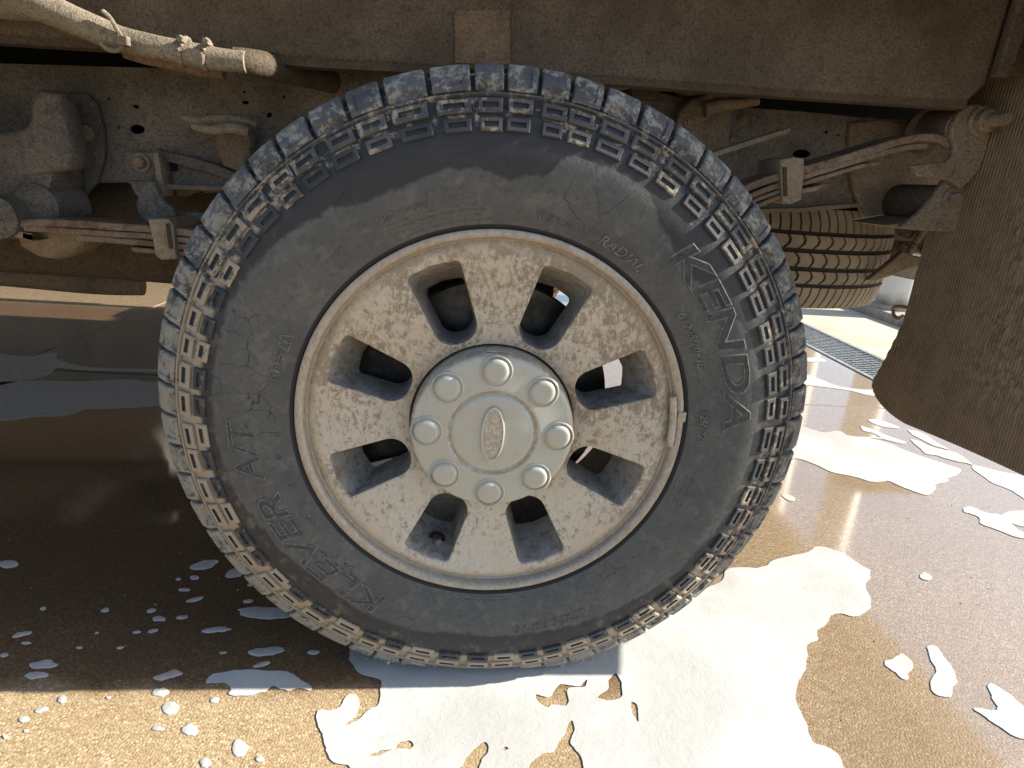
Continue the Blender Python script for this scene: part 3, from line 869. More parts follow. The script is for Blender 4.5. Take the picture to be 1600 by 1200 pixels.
word('LT275/70R18', (1064, 482), (1098, 583), .0135, height=.0014, shear=.25, bold=.0003)
word('125/122S', (1101, 638), (1097, 698), .0125, height=.0014, shear=.25, bold=.0003)
word('M+S', (427, 592), (433, 560), .017, height=.0012, shear=.15)
word('DOT', (488, 822), (479, 806), .010, height=.0010)
word('SAFETY WARNING', (590, 345), (678, 316), .0095, height=.0009)
word('DANGER', (511, 409), (531, 393), .0075, height=.0009)
word('LT275/70R18', (922, 953), (797, 981), .017, 'letterdk', height=.0010, outline=.0005, shear=.2)
for (px_, py_), tx in (((422, 651), 'R5'), ((434, 717), 'RS1'), ((443, 743), 'JK'), ((453, 764), 'R81'), ((468, 790), 'JK')):
    word(tx, (px_, py_ + 3), (px_ + .6, py_ - 3), .0075, height=.0009)
# mountain-snowflake mark
r_, a_ = pol(441, 535)
sv, sf = [], []
def stroke(p, q, wd, z=.001):
    (x0, y0), (x1, y1) = p, q
    dx, dy = x1 - x0, y1 - y0; l = math.hypot(dx, dy); nx, ny = -dy / l * wd / 2, dx / l * wd / 2
    b = len(sv)
    for zz in (0, z):
        for (x, y) in ((x0 + nx, y0 + ny), (x1 + nx, y1 + ny), (x1 - nx, y1 - ny), (x0 - nx, y0 - ny)):
            rr = r_ + y; aa = a_ - x / r_
            sv.append((rr * math.cos(aa), y_of_r(rr) - zz + .0003, rr * math.sin(aa)))
    sf.extend([(b + 4, b + 5, b + 6, b + 7), (b, b + 1, b + 5, b + 4), (b + 1, b + 2, b + 6, b + 5), (b + 2, b + 3, b + 7, b + 6), (b + 3, b, b + 4, b + 7)])
mt_pts = [(-.010, -.008), (-.006, .005), (-.003, .002), (0, .010), (.003, .003), (.006, .006), (.010, -.008), (-.010, -.008)]
for p, q in zip(mt_pts[:-1], mt_pts[1:]): stroke(p, q, .0013)
for k in range(3):
    t = PI / 3 * k + PI / 6
    stroke((-.0045 * math.cos(t), -.002 - .0045 * math.sin(t)), (.0045 * math.cos(t), -.002 + .0045 * math.sin(t)), .0010)
mesh_obj('snowflake_mark', sv, sf, M['letter'], TYRE, False)
# rows of tiny worn moulded print (too worn to read): broken ridges
def print_rows(p0, p1, rows, dr_, name='worn_print', dens=.0026, seed=1):
    rr0, a0_ = pol(*p0); rr1, a1_ = pol(*p1)
    if a1_ > a0_: a1_ -= 2 * PI
    rg = random.Random(seed); v, f = [], []
    for k in range(rows):
        rad = (rr0 + rr1) / 2 - dr_ * k
        a = a0_ - rg.uniform(0, .02)
        end = a1_ + rg.uniform(0, .05)
        while a > end:
            wd = rg.uniform(.5, 1.2) * dens / rad
            if rg.random() < .78:
                b = len(v)
                hh = dr_ * rg.uniform(.28, .42)
                for zz in (-.0003, .0007):
                    for (aa, r2) in ((a, rad), (a - wd * .7, rad), (a - wd * .55, rad + hh), (a - wd * .1, rad + hh)):
                        v.append((r2 * math.cos(aa), y_of_r(r2) - zz, r2 * math.sin(aa)))
                f += [(b + 4, b + 5, b + 6, b + 7), (b, b + 1, b + 5, b + 4), (b + 1, b + 2, b + 6, b + 5), (b + 2, b + 3, b + 7, b + 6), (b + 3, b, b + 4, b + 7)]
            a -= wd
    return mesh_obj(name, v, f, M['letter'], TYRE, False)
print_rows((600, 353), (775, 326), 4, .0058, seed=2)
print_rows((690, 312), (790, 306), 1, .0065, seed=8)
print_rows((516, 415), (542, 394), 3, .0055, seed=3)
print_rows((1093, 745), (1050, 800), 3, .0085, seed=4)
print_rows((826, 938), (684, 934), 2, .0048, seed=6)

# ---------------------------------------------------------------- alloy wheel
RIM = bpy.data.objects.new('wheel_rim', bpy.data.meshes.new('wheel_rim'))
RIM.location = (0, 0, ZC)
link(RIM, truck)
def alloy(name, dusty):
    m = NT(name)
    c = m.coord(RIM)
    x, y, z = m.sep(c)
    r = m.math('SQRT', m.math('ADD', m.math('MULTIPLY', x, x), m.math('MULTIPLY', z, z)))
    silver = (.42, .425, .405)
    stretch = m.comb(x, y, m.math('MULTIPLY', z, .45))
    a = m.noise(c, 85, 6, .80, .6); b = m.noise(stretch, 210, 6, .82, .6); d = m.noise(c, 7, 4, .6); e = m.noise(c, 420, 3, .7)
    if dusty == 1:
        cream = m.mix(m.smooth(d, .35, .65), (.50, .415, .31), (.51, .475, .395))
        col = m.mix(m.smooth(m.math('ADD', b, m.math('MULTIPLY', z, -.15)), .62, .5), silver, cream)
        wing = m.smooth(m.math('ABSOLUTE', m.math('SINE', m.math('MULTIPLY', m.math('ARCTAN2', z, x), 4))), .45, .95, 0, .03)
        top = m.math('ADD', m.smooth(z, -.15, .2, .005, .075), wing)
        right = m.smooth(x, .0, .2, 0, .03)
        k = m.math('ADD', m.math('ADD', m.math('MULTIPLY', a, .5), m.math('MULTIPLY', b, .5)), m.math('ADD', top, right))
        patchy = m.math('MULTIPLY', m.math('SUBTRACT', m.noise(c, 13, 4, .6), .5), .22)
        spots = m.smooth(m.math('ADD', k, patchy), .53, .63)
        col = m.mix(m.math('MULTIPLY', spots, .85), col, (.215, .165, .115))
        col = m.mix(m.math('MULTIPLY', m.smooth(e, .6, .72), .5), col, (.2, .15, .1))
        # brown crust toward the lip
        lip = m.math('MULTIPLY', m.smooth(m.math('ADD', r, m.math('MULTIPLY', m.math('SUBTRACT', a, .5), .035)), .216, .232), .55)
        col = m.mix(lip, col, (.40, .32, .22))
        crk = m.vor(c, 16, 'DISTANCE_TO_EDGE')
        return m.out(col, .62, .12, m.bump(m.math('ADD', b, m.math('MULTIPLY', e, .4)), .25, .0015), .35)
    if dusty == 2:   # flange
        col = m.mix(m.smooth(b, .4, .62), (.40, .365, .32), (.31, .26, .205))
        col = m.mix(m.math('MULTIPLY', m.smooth(a, .56, .66), .6), col, (.30, .21, .12))
        return m.out(col, .5, .35, m.bump(b, .3, .0015), .4)
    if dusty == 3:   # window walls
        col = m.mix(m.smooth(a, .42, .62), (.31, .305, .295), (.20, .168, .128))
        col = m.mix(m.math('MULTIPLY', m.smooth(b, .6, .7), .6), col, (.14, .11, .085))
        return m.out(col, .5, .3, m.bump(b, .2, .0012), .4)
    # centre cap
    col = m.mix(m.smooth(a, .4, .65), (.40, .418, .385), (.42, .395, .325))
    col = m.mix(m.math('MULTIPLY', m.smooth(b, .54, .70), .5), col, (.30, .24, .165))
    grv = m.math('MULTIPLY', m.smooth(r, .0515, .0535), m.smooth(r, .0585, .0560))
    side = m.smooth(r, .0985, .1015)
    grm = m.math('MULTIPLY', m.math('MAXIMUM', grv, side), m.smooth(a, .40, .56))
    col = m.mix(m.math('MULTIPLY', grm, .75), col, (.30, .23, .15))
    return m.out(col, m.smooth(b, .4, .7, .42, .58), .2, m.bump(e, .15, .0008), .45)
M['alloy'] = alloy('alloy_dusty', 1); M['lip'] = alloy('alloy_lip', 2); M['wall'] = alloy('alloy_window', 3); M['cap'] = alloy('cap_silver', 4)
def rim_y(r_):
    return float(np.interp(r_, [.107, .115, .14, .19, .22, .2265, .2300, .2335], [.0300, .0275, .0255, .0225, .0205, .0205, .0225, .0245]))
RI, RO = .107, .2335
def window_loop(n, ro, hwo, ri, hwi, co, ci, ):
    """closed rounded trapezoid in (radial, tangential), starting at the middle of the outer end"""
    P = []
    def arcp(cx_, cy_, rad, a0, a1, k):
        for i in range(k + 1):
            a = a0 + (a1 - a0) * i / k
            P.append((cx_ + rad * math.cos(a), cy_ + rad * math.sin(a)))
    arcp(ro - co, hwo - co, co, 0, PI / 2, 10)
    arcp(ri + ci, hwi - ci, ci, PI / 2, PI, 14)
    Q = [(ro + .003, 0)] + P
    full = Q + [(a, -b) for a, b in reversed(Q[1:])]
    full = full + [full[0]]
    d = [0]
    for p, q in zip(full[:-1], full[1:]): d.append(d[-1] + math.hypot(q[0] - p[0], q[1] - p[1]))
    out = []
    A_ = np.array(full)
    for i in range(n):
        t = d[-1] * i / n
        out.append((float(np.interp(t, d, A_[:, 0])), float(np.interp(t, d, A_[:, 1]))))
    return out
NW = 64
front = window_loop(NW, .2135, .0335, .1150, .0275, .0065, .024)
back = window_loop(NW, .1850, .0260, .1175, .0215, .007, .019)
half = R(22.5)
bnd = []
q8 = NW // 8
for i in range(NW):           # sector boundary in (r, theta)
    if i < q8: rr, th = RO, half * i / q8
    elif i < 3 * q8: rr, th = RO + (RI - RO) * (i - q8) / (2 * q8), half
    elif i < 5 * q8: rr, th = RI, half - 2 * half * (i - 3 * q8) / (2 * q8)
    elif i < 7 * q8: rr, th = RI + (RO - RI) * (i - 5 * q8) / (2 * q8), -half
    else: rr, th = RO, -half + half * (i - 7 * q8) / q8
    bnd.append((rr * math.cos(th), rr * math.sin(th)))
rv, rf, rm_ = [], [], []
TS = [0, .025, .09, .35, .65, 1.0]
for sidx in range(8):
    th0 = R(22.5) + R(45) * sidx
    def put(a, t, y):
        X = a * math.cos(th0) - t * math.sin(th0); Z = a * math.sin(th0) + t * math.cos(th0)
        rv.append((X, y, Z))
    b = len(rv)
    rows = 0
    for t in TS[::-1]:
        for (fa, ft), (ba, bt) in zip(front, bnd):
            a = fa + (ba - fa) * t; tt = ft + (bt - ft) * t
            put(a, tt, rim_y(math.hypot(a, tt)) + (.0008 if t == 0 else 0))
        rows += 1
    for dpt, mixf in ((.0025, .03), (.02, .35), (.055, 1.0)):
        for (fa, ft), (ba, bt) in zip(front, back):
            a = fa + (ba - fa) * mixf; tt = ft + (bt - ft) * mixf
            put(a, tt, rim_y(math.hypot(a, tt)) + dpt)
        rows += 1
    # turned back edge
    for (ba, bt) in back:
        k = 1.0 + .02 / max(.03, math.hypot(ba - .15, bt))
        put(.15 + (ba - .15) * k, bt * k, .086)
    rows += 1
    for k in range(rows - 1):
        for i in range(NW):
            j = (i + 1) % NW
            rf.append((b + k * NW + i, b + (k + 1) * NW + i, b + (k + 1) * NW + j, b + k * NW + j))
            rm_.append(0 if k < len(TS) - 1 else 1)
me = RIM.data
me.from_pydata(rv, [], rf)
bmx = bmesh.new(); bmx.from_mesh(me); bmesh.ops.remove_doubles(bmx, verts=bmx.verts, dist=1e-5); bmesh.ops.recalc_face_normals(bmx, faces=bmx.faces)
bmx.to_mesh(me); bmx.free()
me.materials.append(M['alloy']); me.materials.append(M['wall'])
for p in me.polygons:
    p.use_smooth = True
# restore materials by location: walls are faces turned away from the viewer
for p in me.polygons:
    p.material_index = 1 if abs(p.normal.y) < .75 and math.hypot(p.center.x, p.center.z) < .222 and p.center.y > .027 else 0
me.set_sharp_from_angle(angle=R(50))
# flange, barrel, hub recess
lathe_y('rim_flange', [(.2335, .0245), (.2352, .0235), (.2362, .0190), (.2372, .0150), (.2400, .0125), (.2440, .0120), (.2468, .0135), (.2478, .0170), (.2470, .0230), (.2445, .028)], M['lip'], RIM, 160)
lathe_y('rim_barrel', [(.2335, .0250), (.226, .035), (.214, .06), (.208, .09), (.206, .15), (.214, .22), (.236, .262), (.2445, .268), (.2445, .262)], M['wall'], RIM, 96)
lathe_y('hub_recess', [(.107, .0300), (.1055, .034), (.1052, .050), (.09, .052)], M['lip'], RIM, 96)
# centre cap
yc = -.004
capp = [(.1035, .050), (.1035, .030), (.1032, .012), (.1026, .003), (.1010, .0000), (.0985, -.0016), (.0945, -.0026), (.060, -.0036), (.0575, -.0040), (.0560, -.0034), (.0545, -.0014), (.0530, -.0010), (.0515, -.0022), (.050, -.0036), (.046, -.0042), (.030, -.0048), (.0, -.0050)]
CAPY = -.001
cap = lathe_y('centre_cap', [(r_, y_ + CAPY) for r_, y_ in capp], M['cap'], RIM, 128, angle=55)
tab = box('cap_tab', (-.013, .0035, .1030), (.013, .013, .1046), M['cap'], RIM, .0008)
# eight nut covers: shallow dished ring and a domed boss
lp = [(.0208, .0004), (.0200, -.0012), (.0188, -.0016), (.0176, -.0004), (.0168, .0012), (.0160, .0006), (.0150, -.0022), (.0136, -.0036), (.0105, -.0041), (.0060, -.0040), (.0, -.0039)]
for k in range(8):
    a = PI / 2 + k * PI / 4
    o = lathe_y('nut_cover', lp, M['cap'], RIM, 32, (.0822 * math.cos(a), CAPY - .0030, .0822 * math.sin(a)), angle=60)
# oval badge standing upright, filled with dust
m = NT('badge_dust'); c = m.coord(RIM)
M['badge'] = m.out(m.mix(m.smooth(m.noise(c, 180, 6, .7), .42, .6), (.36, .315, .24), (.50, .45, .36)), .85, 0, m.bump(m.noise(c, 260, 5), .5, .002))
ov, of = [], []
NO = 48
for (kx, kz, yy) in ((.0150, .0372, -.0052), (.0146, .0368, -.0078), (.0132, .0350, -.0084), (.0122, .0336, -.0080), (.0118, .0330, -.0064)):
    for i in range(NO):
        a = 2 * PI * i / NO; ov.append((kx * math.cos(a), CAPY + yy, kz * math.sin(a)))
for k in range(4):
    for i in range(NO): of.append((k * NO + i, k * NO + (i + 1) % NO, (k + 1) * NO + (i + 1) % NO, (k + 1) * NO + i))
mesh_obj('badge_rim', ov, of, M['cap'], RIM)
ov = [(.0121 * math.cos(2 * PI * i / NO), CAPY - .0067, .0335 * math.sin(2 * PI * i / NO)) for i in range(NO)]
mesh_obj('badge_face', ov, [tuple(range(NO))], M['badge'], RIM, False)
# balance weight clipped on the lip at right, valve stem in the lower left opening
bw = []
for i in range(13):
    a = R(13.5) - R(17) * i / 12
    bw.append((.2335 * math.cos(a), .0135, .2335 * math.sin(a)))
o = tube('balance_weight', bw, .0050, M['cap'], RIM, 10, 1)
a = R(6); o2 = box('weight_clip', (.2370, .0100, .020), (.2480, .0165, .034), M['cap'], RIM, .0015)
va = math.atan2(atY(677, 853, .05).z - ZC, atY(677, 853, .05).x)
vp = Vector((math.cos(va) * .197, .045, math.sin(va) * .197))
m = NT('valve_rubber'); M['valve'] = m.out((.09, .08, .07), .6)
tube('valve_stem', [vp + Vector((math.cos(va) * .008, .022, math.sin(va) * .008)), vp, vp - Vector((math.cos(va) * .008, .022, math.sin(va) * .008))], [.0075, .006, .0042], M['valve'], RIM, 14, 3)
lathe_y('valve_hole', [(.012, 0.0), (.0118, -.0012), (.0, -.0012)], M['dark'], RIM, 20, (math.cos(va) * .2005, .050, math.sin(va) * .2005))

# brake and axle behind the wheel
M['rotor'] = NT('rotor_steel'); mm_ = M['rotor']; c = mm_.coord(kind='Object'); M['rotor'] = mm_.out(mm_.mix(mm_.smooth(mm_.noise(c, 30, 5), .4, .6), (.10, .095, .09), (.045, .04, .035)), .4, .7)
BR = lathe_y('brake_disc', [(.0, .098), (.088, .098), (.090, .108), (.095, .128), (.168, .129), (.169, .134), (.168, .140), (.169, .146), (.168, .150), (.09, .152), (.0, .152)], M['rotor'], truck, 96, (0, 0, ZC))
cal = plate('brake_caliper', [(-.185, .06), (-.19, -.05), (-.175, -.095), (-.11, -.075), (-.105, .05), (-.14, .08)], .105, .07, M['iron'], truck, .012, raw=True)
cal.location = (0, 0, ZC)
lathe_y('axle_tube', [(.0, .15), (.07, .155), (.075, .19), (.052, .21), (.047, .3), (.047, 2.05), (0, 2.06)], M['iron'], truck, 32, (0, 0, ZC))
lathe_y('differential', [(.05, .93), (.12, .98), (.165, 1.08), (.175, 1.17), (.165, 1.26), (.12, 1.36), (.05, 1.41)], M['under'], truck, 40, (0, 0, ZC))

# ---------------------------------------------------------------- frame rail
FY = .525
hol_px = [ell(170.5, 154, 3.2, 4.2), ell(212, 166.5, 6.5, 4.0, 20, .35), ell(184.5, 199, 3.2, 4), ell(214, 202, 13, 8.5, 24, .1), ell(381.5, 143.5, 3.4, 4, 16, .4), ell(383.5, 160, 6.5, 4, 18, .1), ell(444, 151, 3.2, 3.8), ell(420.5, 179.5, 5, 5.5, 18, .6), ell(525.5, 137.5, 3.8, 5), ell(-1, 208, 3, 3),
          ell(1253, 240, 15, 8, 24, -.05), ell(1292, 206, 4, 4), ell(1310, 211, 3, 3)]
rail = plate('frame_rail', [(-420, 80), (0, 100), (200, 106), (400, 112), (520, 107), (640, 98), (800, 130), (1000, 138), (1110, 165), (1250, 175), (1360, 186), (1460, 190), (1700, 205), (1700, 330), (1345, 318), (1250, 326), (1100, 330), (700, 330), (400, 300), (352, 292), (250, 289), (245, 285), (205, 284), (150, 284), (115, 322), (108, 372), (30, 372), (-420, 360)], FY, .007, M['frame'], truck, .0015, hol_px)
# top and bottom flanges turned inboard
tube_pts = lambda l, Y: [atY(x, y, Y) for x, y in l]
def flange(name, l, Y0, Y1, mat, th=.006):
    v, f = [], []
    P = [atY(x, y, Y0) for x, y in l]
    for p in P:
        for (yy, dz) in ((Y0, 0), (Y1, 0), (Y1, -th), (Y0, -th)): v.append((p.x, yy, p.z + dz))
    for i in range(len(P) - 1):
        for k in range(4): f.append((i * 4 + k, i * 4 + (k + 1) % 4, (i + 1) * 4 + (k + 1) % 4, (i + 1) * 4 + k))
    return mesh_obj(name, v, f, mat, truck, False)
flange('rail_top_flange', [(-420, 79), (0, 99), (200, 105), (400, 111), (520, 106), (640, 97), (800, 129), (1000, 137), (1110, 164), (1250, 174), (1360, 185), (1460, 189), (1700, 204)], FY + .001, FY + .085, M['frame'])
flange('rail_lower_flange', [(700, 329), (400, 299), (352, 291), (250, 288)], FY - .030, FY + .085, M['hose'], .008)
flange('rail_lower_flange', [(1700, 329), (1345, 317), (1250, 325), (1100, 329)], FY - .012, FY + .085, M['hose'], .008)
box('rail_light_blocker', (-1.5, FY + .075, .665), (-.2, FY + .083, .832), M['dark'], truck, .001)  # added dark backing, keeps light from beyond out of the rail holes
box('rail_light_blocker', (-.19, FY + .075, .725), (1.12, FY + .083, .852), M['dark'], truck, .001)
box('gap_light_blocker', (-1.6, .72, .80), (1.05, .74, 1.02), M['dark'], truck, .002)  # added dark panel, shuts off the bright gap between bed and rail
# second (far) frame rail
box('frame_rail', (-2.4, 1.80, .66), (1.1, 1.87, .845), M['frame'], truck, .006)
for xx in (-1.2, .28, 1.02):
    box('cross_member', (xx, .60, .70), (xx + .09, 1.80, .83), M['under'], truck, .008)
# raised curved rib and square window on the lower rail (left of the tyre)
plate('rail_rib', [(246, 236), (262, 240), (300, 248), (345, 262), (375, 276), (375, 287), (345, 274), (300, 261), (262, 250), (246, 244)], FY - .016, .016, M['frame'], truck, .003)
plate('rail_window', [(253, 249), (276, 250), (276, 267), (253, 266)], FY - .0035, .003, M['dark'], truck, .0005)

# ---------------------------------------------------------------- inner wheelhouse band
band = plate('wheelhouse_panel', [(-320, -260), (1660, -260), (1600, -80), (1568, 20), (1536, 130), (1512, 151), (1300, 138), (1100, 124), (1000, 117), (880, 108), (795, 101), (715, 99), (620, 92), (480, 84), (400, 76), (250, 62), (0, 46), (-320, 20)], .300, .035, M['panel'], truck, .006)
flange('panel_lower_lip', [(-320, 26), (0, 52), (250, 68), (400, 82), (480, 90), (620, 98), (715, 104)], .304, .334, M['under'], .012)
flange('panel_lower_lip', [(795, 104), (880, 112), (1000, 121), (1100, 129), (1300, 143), (1512, 157)], .304, .334, M['under'], .012)
plate('panel_patch', [(712, 18), (795, 17), (796, 99), (712, 97)], .2955, .0050, M['patch'], truck, .0015)
box('panel_seam', (.752, .29, .905), (.776, .31, 1.12), M['panel'], truck, .004)
# bright slots between panel and rail (cross supports of the bed floor catching light)
plate('bed_support', [(384, 77), (455, 83), (478, 100), (405, 91)], .46, .05, M['hose'], truck, .003)
plate('bed_support', [(530, 90), (560, 91), (575, 98), (545, 104)], .47, .05, M['hose'], truck, .003)
plate('bed_support', [(938, 117), (1010, 120), (1020, 126), (955, 135)], .44, .06, M['hose'], truck, .003)
plate('bed_support', [(1062, 128), (1135, 132), (1130, 141), (1080, 142)], .46, .06, M['hose'], truck, .003)
plate('bed_support', [(986, 130), (1028, 136), (1030, 152), (990, 148)], .48, .04, M['under'], truck, .003)

# filler hose along the panel edge
HY = .262
hp = [atY(x, y, HY) for x, y in ((-700, -330), (-420, -190), (-220, -75), (-90, -28), (0, 2), (60, 9), (130, 38), (190, 62), (260, 77), (330, 91), (385, 97))]
tube('filler_hose', hp, [.021, .021, .021, .021, .021, .020, .0185, .0165, .0155, .0150, .0140], M['hose'], truck, 20, 8, True, .06)
hp2 = [atY(x, y, .30) for x, y in ((196, 80), (230, 90), (280, 100), (325, 110), (350, 112))]
tube('vent_hose', hp2, .010, M['patch'], truck, 14, 6)
hp3 = [atY(x, y, Y_) for x, y, Y_ in ((366, 95, .268), (392, 98, .275), (425, 104, .31), (470, 116, .40), (520, 128, .47))]
tube('hose_end_sleeve', hp3, [.0175, .0180, .0185, .0185, .018], M['under'], truck, 16, 6)
def clamp_ring(name, px, py, Y, tilt, rad, mat):
    p = atY(px, py, Y)
    d = Vector((math.cos(tilt), 0, math.sin(tilt))); u = Vector((-math.sin(tilt), 0, math.cos(tilt)))
    pts = [p + u * rad * math.cos(2 * PI * i / 20) + Vector((0, 1, 0)) * rad * math.sin(2 * PI * i / 20) for i in range(21)]
    o = tube(name, pts, .0034, mat, truck, 8, 1)
    return o
clamp_ring('hose_clamp', 289, 81, HY, -.28, .0172, M['hose'])
clamp_ring('hose_clamp', 324, 88, HY, -.22, .0168, M['hose'])
for x, y in ((286, 63), (326, 67)):
    p = atY(x, y, HY - .012); bolt_y('clamp_screw', p, .0052, .012, M['hose'], truck, False)
tube('zip_tie', [atY(x, y, HY - .018) for x, y in ((160, 17), (172, 28), (184, 48), (192, 62), (190, 74), (180, 79), (168, 77), (158, 68))], .0030, M['hose'], truck, 8, 6)
p = atY(194, 64, HY - .02); box('tie_head', (p.x - .007, p.y - .006, p.z - .006), (p.x + .007, p.y + .004, p.z + .006), M['hose'], truck, .0015)
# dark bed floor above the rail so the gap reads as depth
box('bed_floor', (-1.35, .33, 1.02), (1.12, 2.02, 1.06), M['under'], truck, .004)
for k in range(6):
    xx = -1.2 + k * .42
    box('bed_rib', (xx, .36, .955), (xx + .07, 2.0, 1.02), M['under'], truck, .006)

# ---------------------------------------------------------------- front spring hanger (left)
plate('hanger_plate', [(90, 148), (135, 150), (148, 162), (158, 200), (160, 240), (155, 262), (148, 284), (116, 318), (109, 345), (108, 372), (60, 372), (56, 260), (80, 240)], FY - .014, .012, M['hangdk'], truck, .003, [], 0)
plate('hanger_cheek', [(-200, 224), (0, 218), (30, 212), (48, 205), (54, 190), (55, 158), (64, 150), (82, 154), (91, 180), (99, 220), (103, 240), (97, 256), (60, 263), (24, 270), (14, 300), (10, 330), (-200, 335)], .405, .05, M['hangdk'], truck, .010)
tube('hanger_saddle', [atY(x, y, .455) for x, y in ((10, 320), (18, 292), (40, 282), (80, 285), (104, 292))], .045, M['hangdk'], truck, 20, 6)
lathe_y('hanger_boss', [(.0, -.045), (.030, -.045), (.038, -.038), (.040, .05), (.0, .05)], M['hangdk'], truck, 32, (*atY(78, 322, .44)[:2], atY(78, 322, .44).z))
plate('hanger_foot', [(36, 366), (60, 360), (115, 362), (110, 374), (96, 386), (78, 391), (58, 388), (40, 378)], .41, .09, M['clamp'], truck, .018)
lathe_y('spring_eye', [(.0, -.045), (.026, -.045), (.034, -.043), (.034, .043), (.0, .045)], M['hangdk'], truck, 32, tuple(atY(22, 337, .40)))
0 and plate('light_tab', [(64, 186), (80, 182), (93, 220), (77, 222)], .3995, .004, M['clamp'], truck, .001)
bolt_y('frame_bolt', atY(135, 208, FY - .016), .0085, .012, M['clamp'], truck)
bolt_y('frame_bolt', atY(130, 246, FY - .016), .010, .008, M['frame'], truck)
bolt_y('frame_bolt', atY(112, 175, FY - .016), .008, .005, M['frame'], truck)
# bolted plate above the spring clamp
plate('guide_plate', [(194, 239), (240, 240), (246, 262), (251, 300), (252, 306), (238, 307), (236, 288), (201, 285)], FY - .012, .008, M['frame'], truck, .002)
plate('guide_edge', [(240, 240), (245, 240), (251, 275), (253, 305), (247, 306), (245, 275)], FY - .045, .040, M['clamp'], truck, .002)
bolt_y('guide_bolt', atY(221, 254, FY - .013), .011, .014, M['clamp'], truck)
# strap that hangs from the plate to the clamp
plate('spring_strap', [(206, 286), (236, 288), (240, 300), (250, 317), (263, 328), (269, 342), (262, 350), (236, 350), (228, 343), (218, 330), (216, 318), (220, 306), (212, 300)], .455, .018, M['frame'], truck, .005)
# twin tangs and bump stop bracket by the tyre (left of it)
tube('stop_tang', [atY(x, y, .42) for x, y in ((286, 183), (310, 188), (345, 186), (375, 188), (402, 195))], [.006, .007, .008, .008, .006], M['hose'], truck, 10, 4)
tube('stop_tang', [atY(x, y, .40) for x, y in ((300, 196), (330, 203), (360, 199), (390, 207))], [.005, .0085, .009, .009], M['hose'], truck, 10, 4)
plate('stop_bracket', [(345, 205), (372, 210), (386, 214), (384, 240), (372, 262), (352, 255), (340, 230)], .47, .03, M['hang'], truck, .006)

# ---------------------------------------------------------------- leaf springs
def leaf(name, l, Y, width, th, mat, eye=False):
    """steel leaf: l = pixels along its upper edge"""
    P = catmull([atY(x, y, Y) for x, y in l], 6, False)
    v, f = [], []
    L = len(P)
    for i, p in enumerate(P):
        d = (P[min(i + 1, L - 1)] - P[max(i - 1, 0)]); d.y = 0; d.normalize()
        nrm = Vector((-d.z, 0, d.x))
        if nrm.z < 0: nrm = -nrm
        e = .0015
        jit = .0008 * mnoise.noise((p.x * 60, 0, p.z * 60))
        for (yy, hh) in ((Y + e, 0), (Y, -e), (Y, -th + e), (Y + e, -th), (Y + width - e, -th), (Y + width, -th + e), (Y + width, -e), (Y + width - e, 0)):
            q = p + nrm * (hh + jit); v.append((q.x, yy, q.z))
    for i in range(L - 1):
        for k in range(8): f.append((i * 8 + k, (i + 1) * 8 + k, (i + 1) * 8 + (k + 1) % 8, i * 8 + (k + 1) % 8))
    f.append(tuple(range(8))); f.append(tuple((L - 1) * 8 + k for k in range(7, -1, -1)))
    return mesh_obj(name, v, f, mat, LS, True, None, 30)
LS = bpy.data.objects.new('leaf_spring', bpy.data.meshes.new('leaf_spring'))
link(LS, truck)
bx_ = bmesh.new(); bmesh.ops.create_cube(bx_, size=1)
for v in bx_.verts: v.co = Vector((v.co.x * .22, .40 + v.co.y * .07, .500 + v.co.z * .10))
bx_.to_mesh(LS.data); bx_.free(); LS.data.materials.append(M['iron'])   # axle pad hidden behind the tyre
SY = .365
leaf('leaf', [(2, 349), (30, 343), (90, 343), (170, 348), (240, 353), (320, 362), (430, 380)], SY, .072, .0118, M['spring'])
leaf('leaf', [(36, 352), (110, 357), (170, 361), (240, 366), (320, 375), (430, 392)], SY, .072, .0096, M['spring'])
leaf('leaf', [(118, 367), (170, 371), (240, 377), (320, 386), (430, 402)], SY, .072, .0095, M['spring'])
leaf('leaf', [(205, 386), (240, 389), (320, 396), (430, 413)], SY, .072, .0080, M['spring'])
leaf('leaf', [(2, 352), (20, 358), (50, 366), (36, 362)], SY + .004, .066, .012, M['clamp'])
plate('spring_clamp', [(234, 345), (262, 344), (268, 352), (272, 402), (252, 404), (245, 398), (240, 370)], SY - .009, .09, M['clamp'], LS, .003)
plate('clamp_seam', [(259, 350), (263, 350), (269, 388), (264, 388)], SY - .0115, .004, M['under'], LS, .0008)
# right hand side
leaf('leaf', [(1090, 330), (1168, 288), (1225, 268), (1300, 248), (1370, 226), (1420, 212), (1455, 208), (1478, 213), (1488, 225)], SY, .072, .0125, M['spring'])
leaf('leaf', [(1090, 346), (1170, 304), (1225, 283), (1300, 259), (1370, 238), (1420, 226), (1450, 224)], SY, .072, .0090, M['spring'])
leaf('leaf', [(1090, 358), (1170, 315), (1225, 294), (1300, 270), (1345, 257), (1377, 252)], SY, .072, .0066, M['spring'])
leaf('leaf', [(1090, 366), (1170, 325), (1225, 302), (1260, 294), (1293, 287)], SY, .072, .0074, M['spring'])
plate('spring_clamp', [(1222, 252), (1240, 248), (1254, 250), (1255, 262), (1250, 310), (1238, 316), (1226, 314), (1224, 290)], SY - .010, .09, M['clamp'], LS, .003)
plate('clamp_seam', [(1224, 262), (1229, 262), (1230, 306), (1226, 306)], SY - .0125, .004, M['under'], LS, .0008)

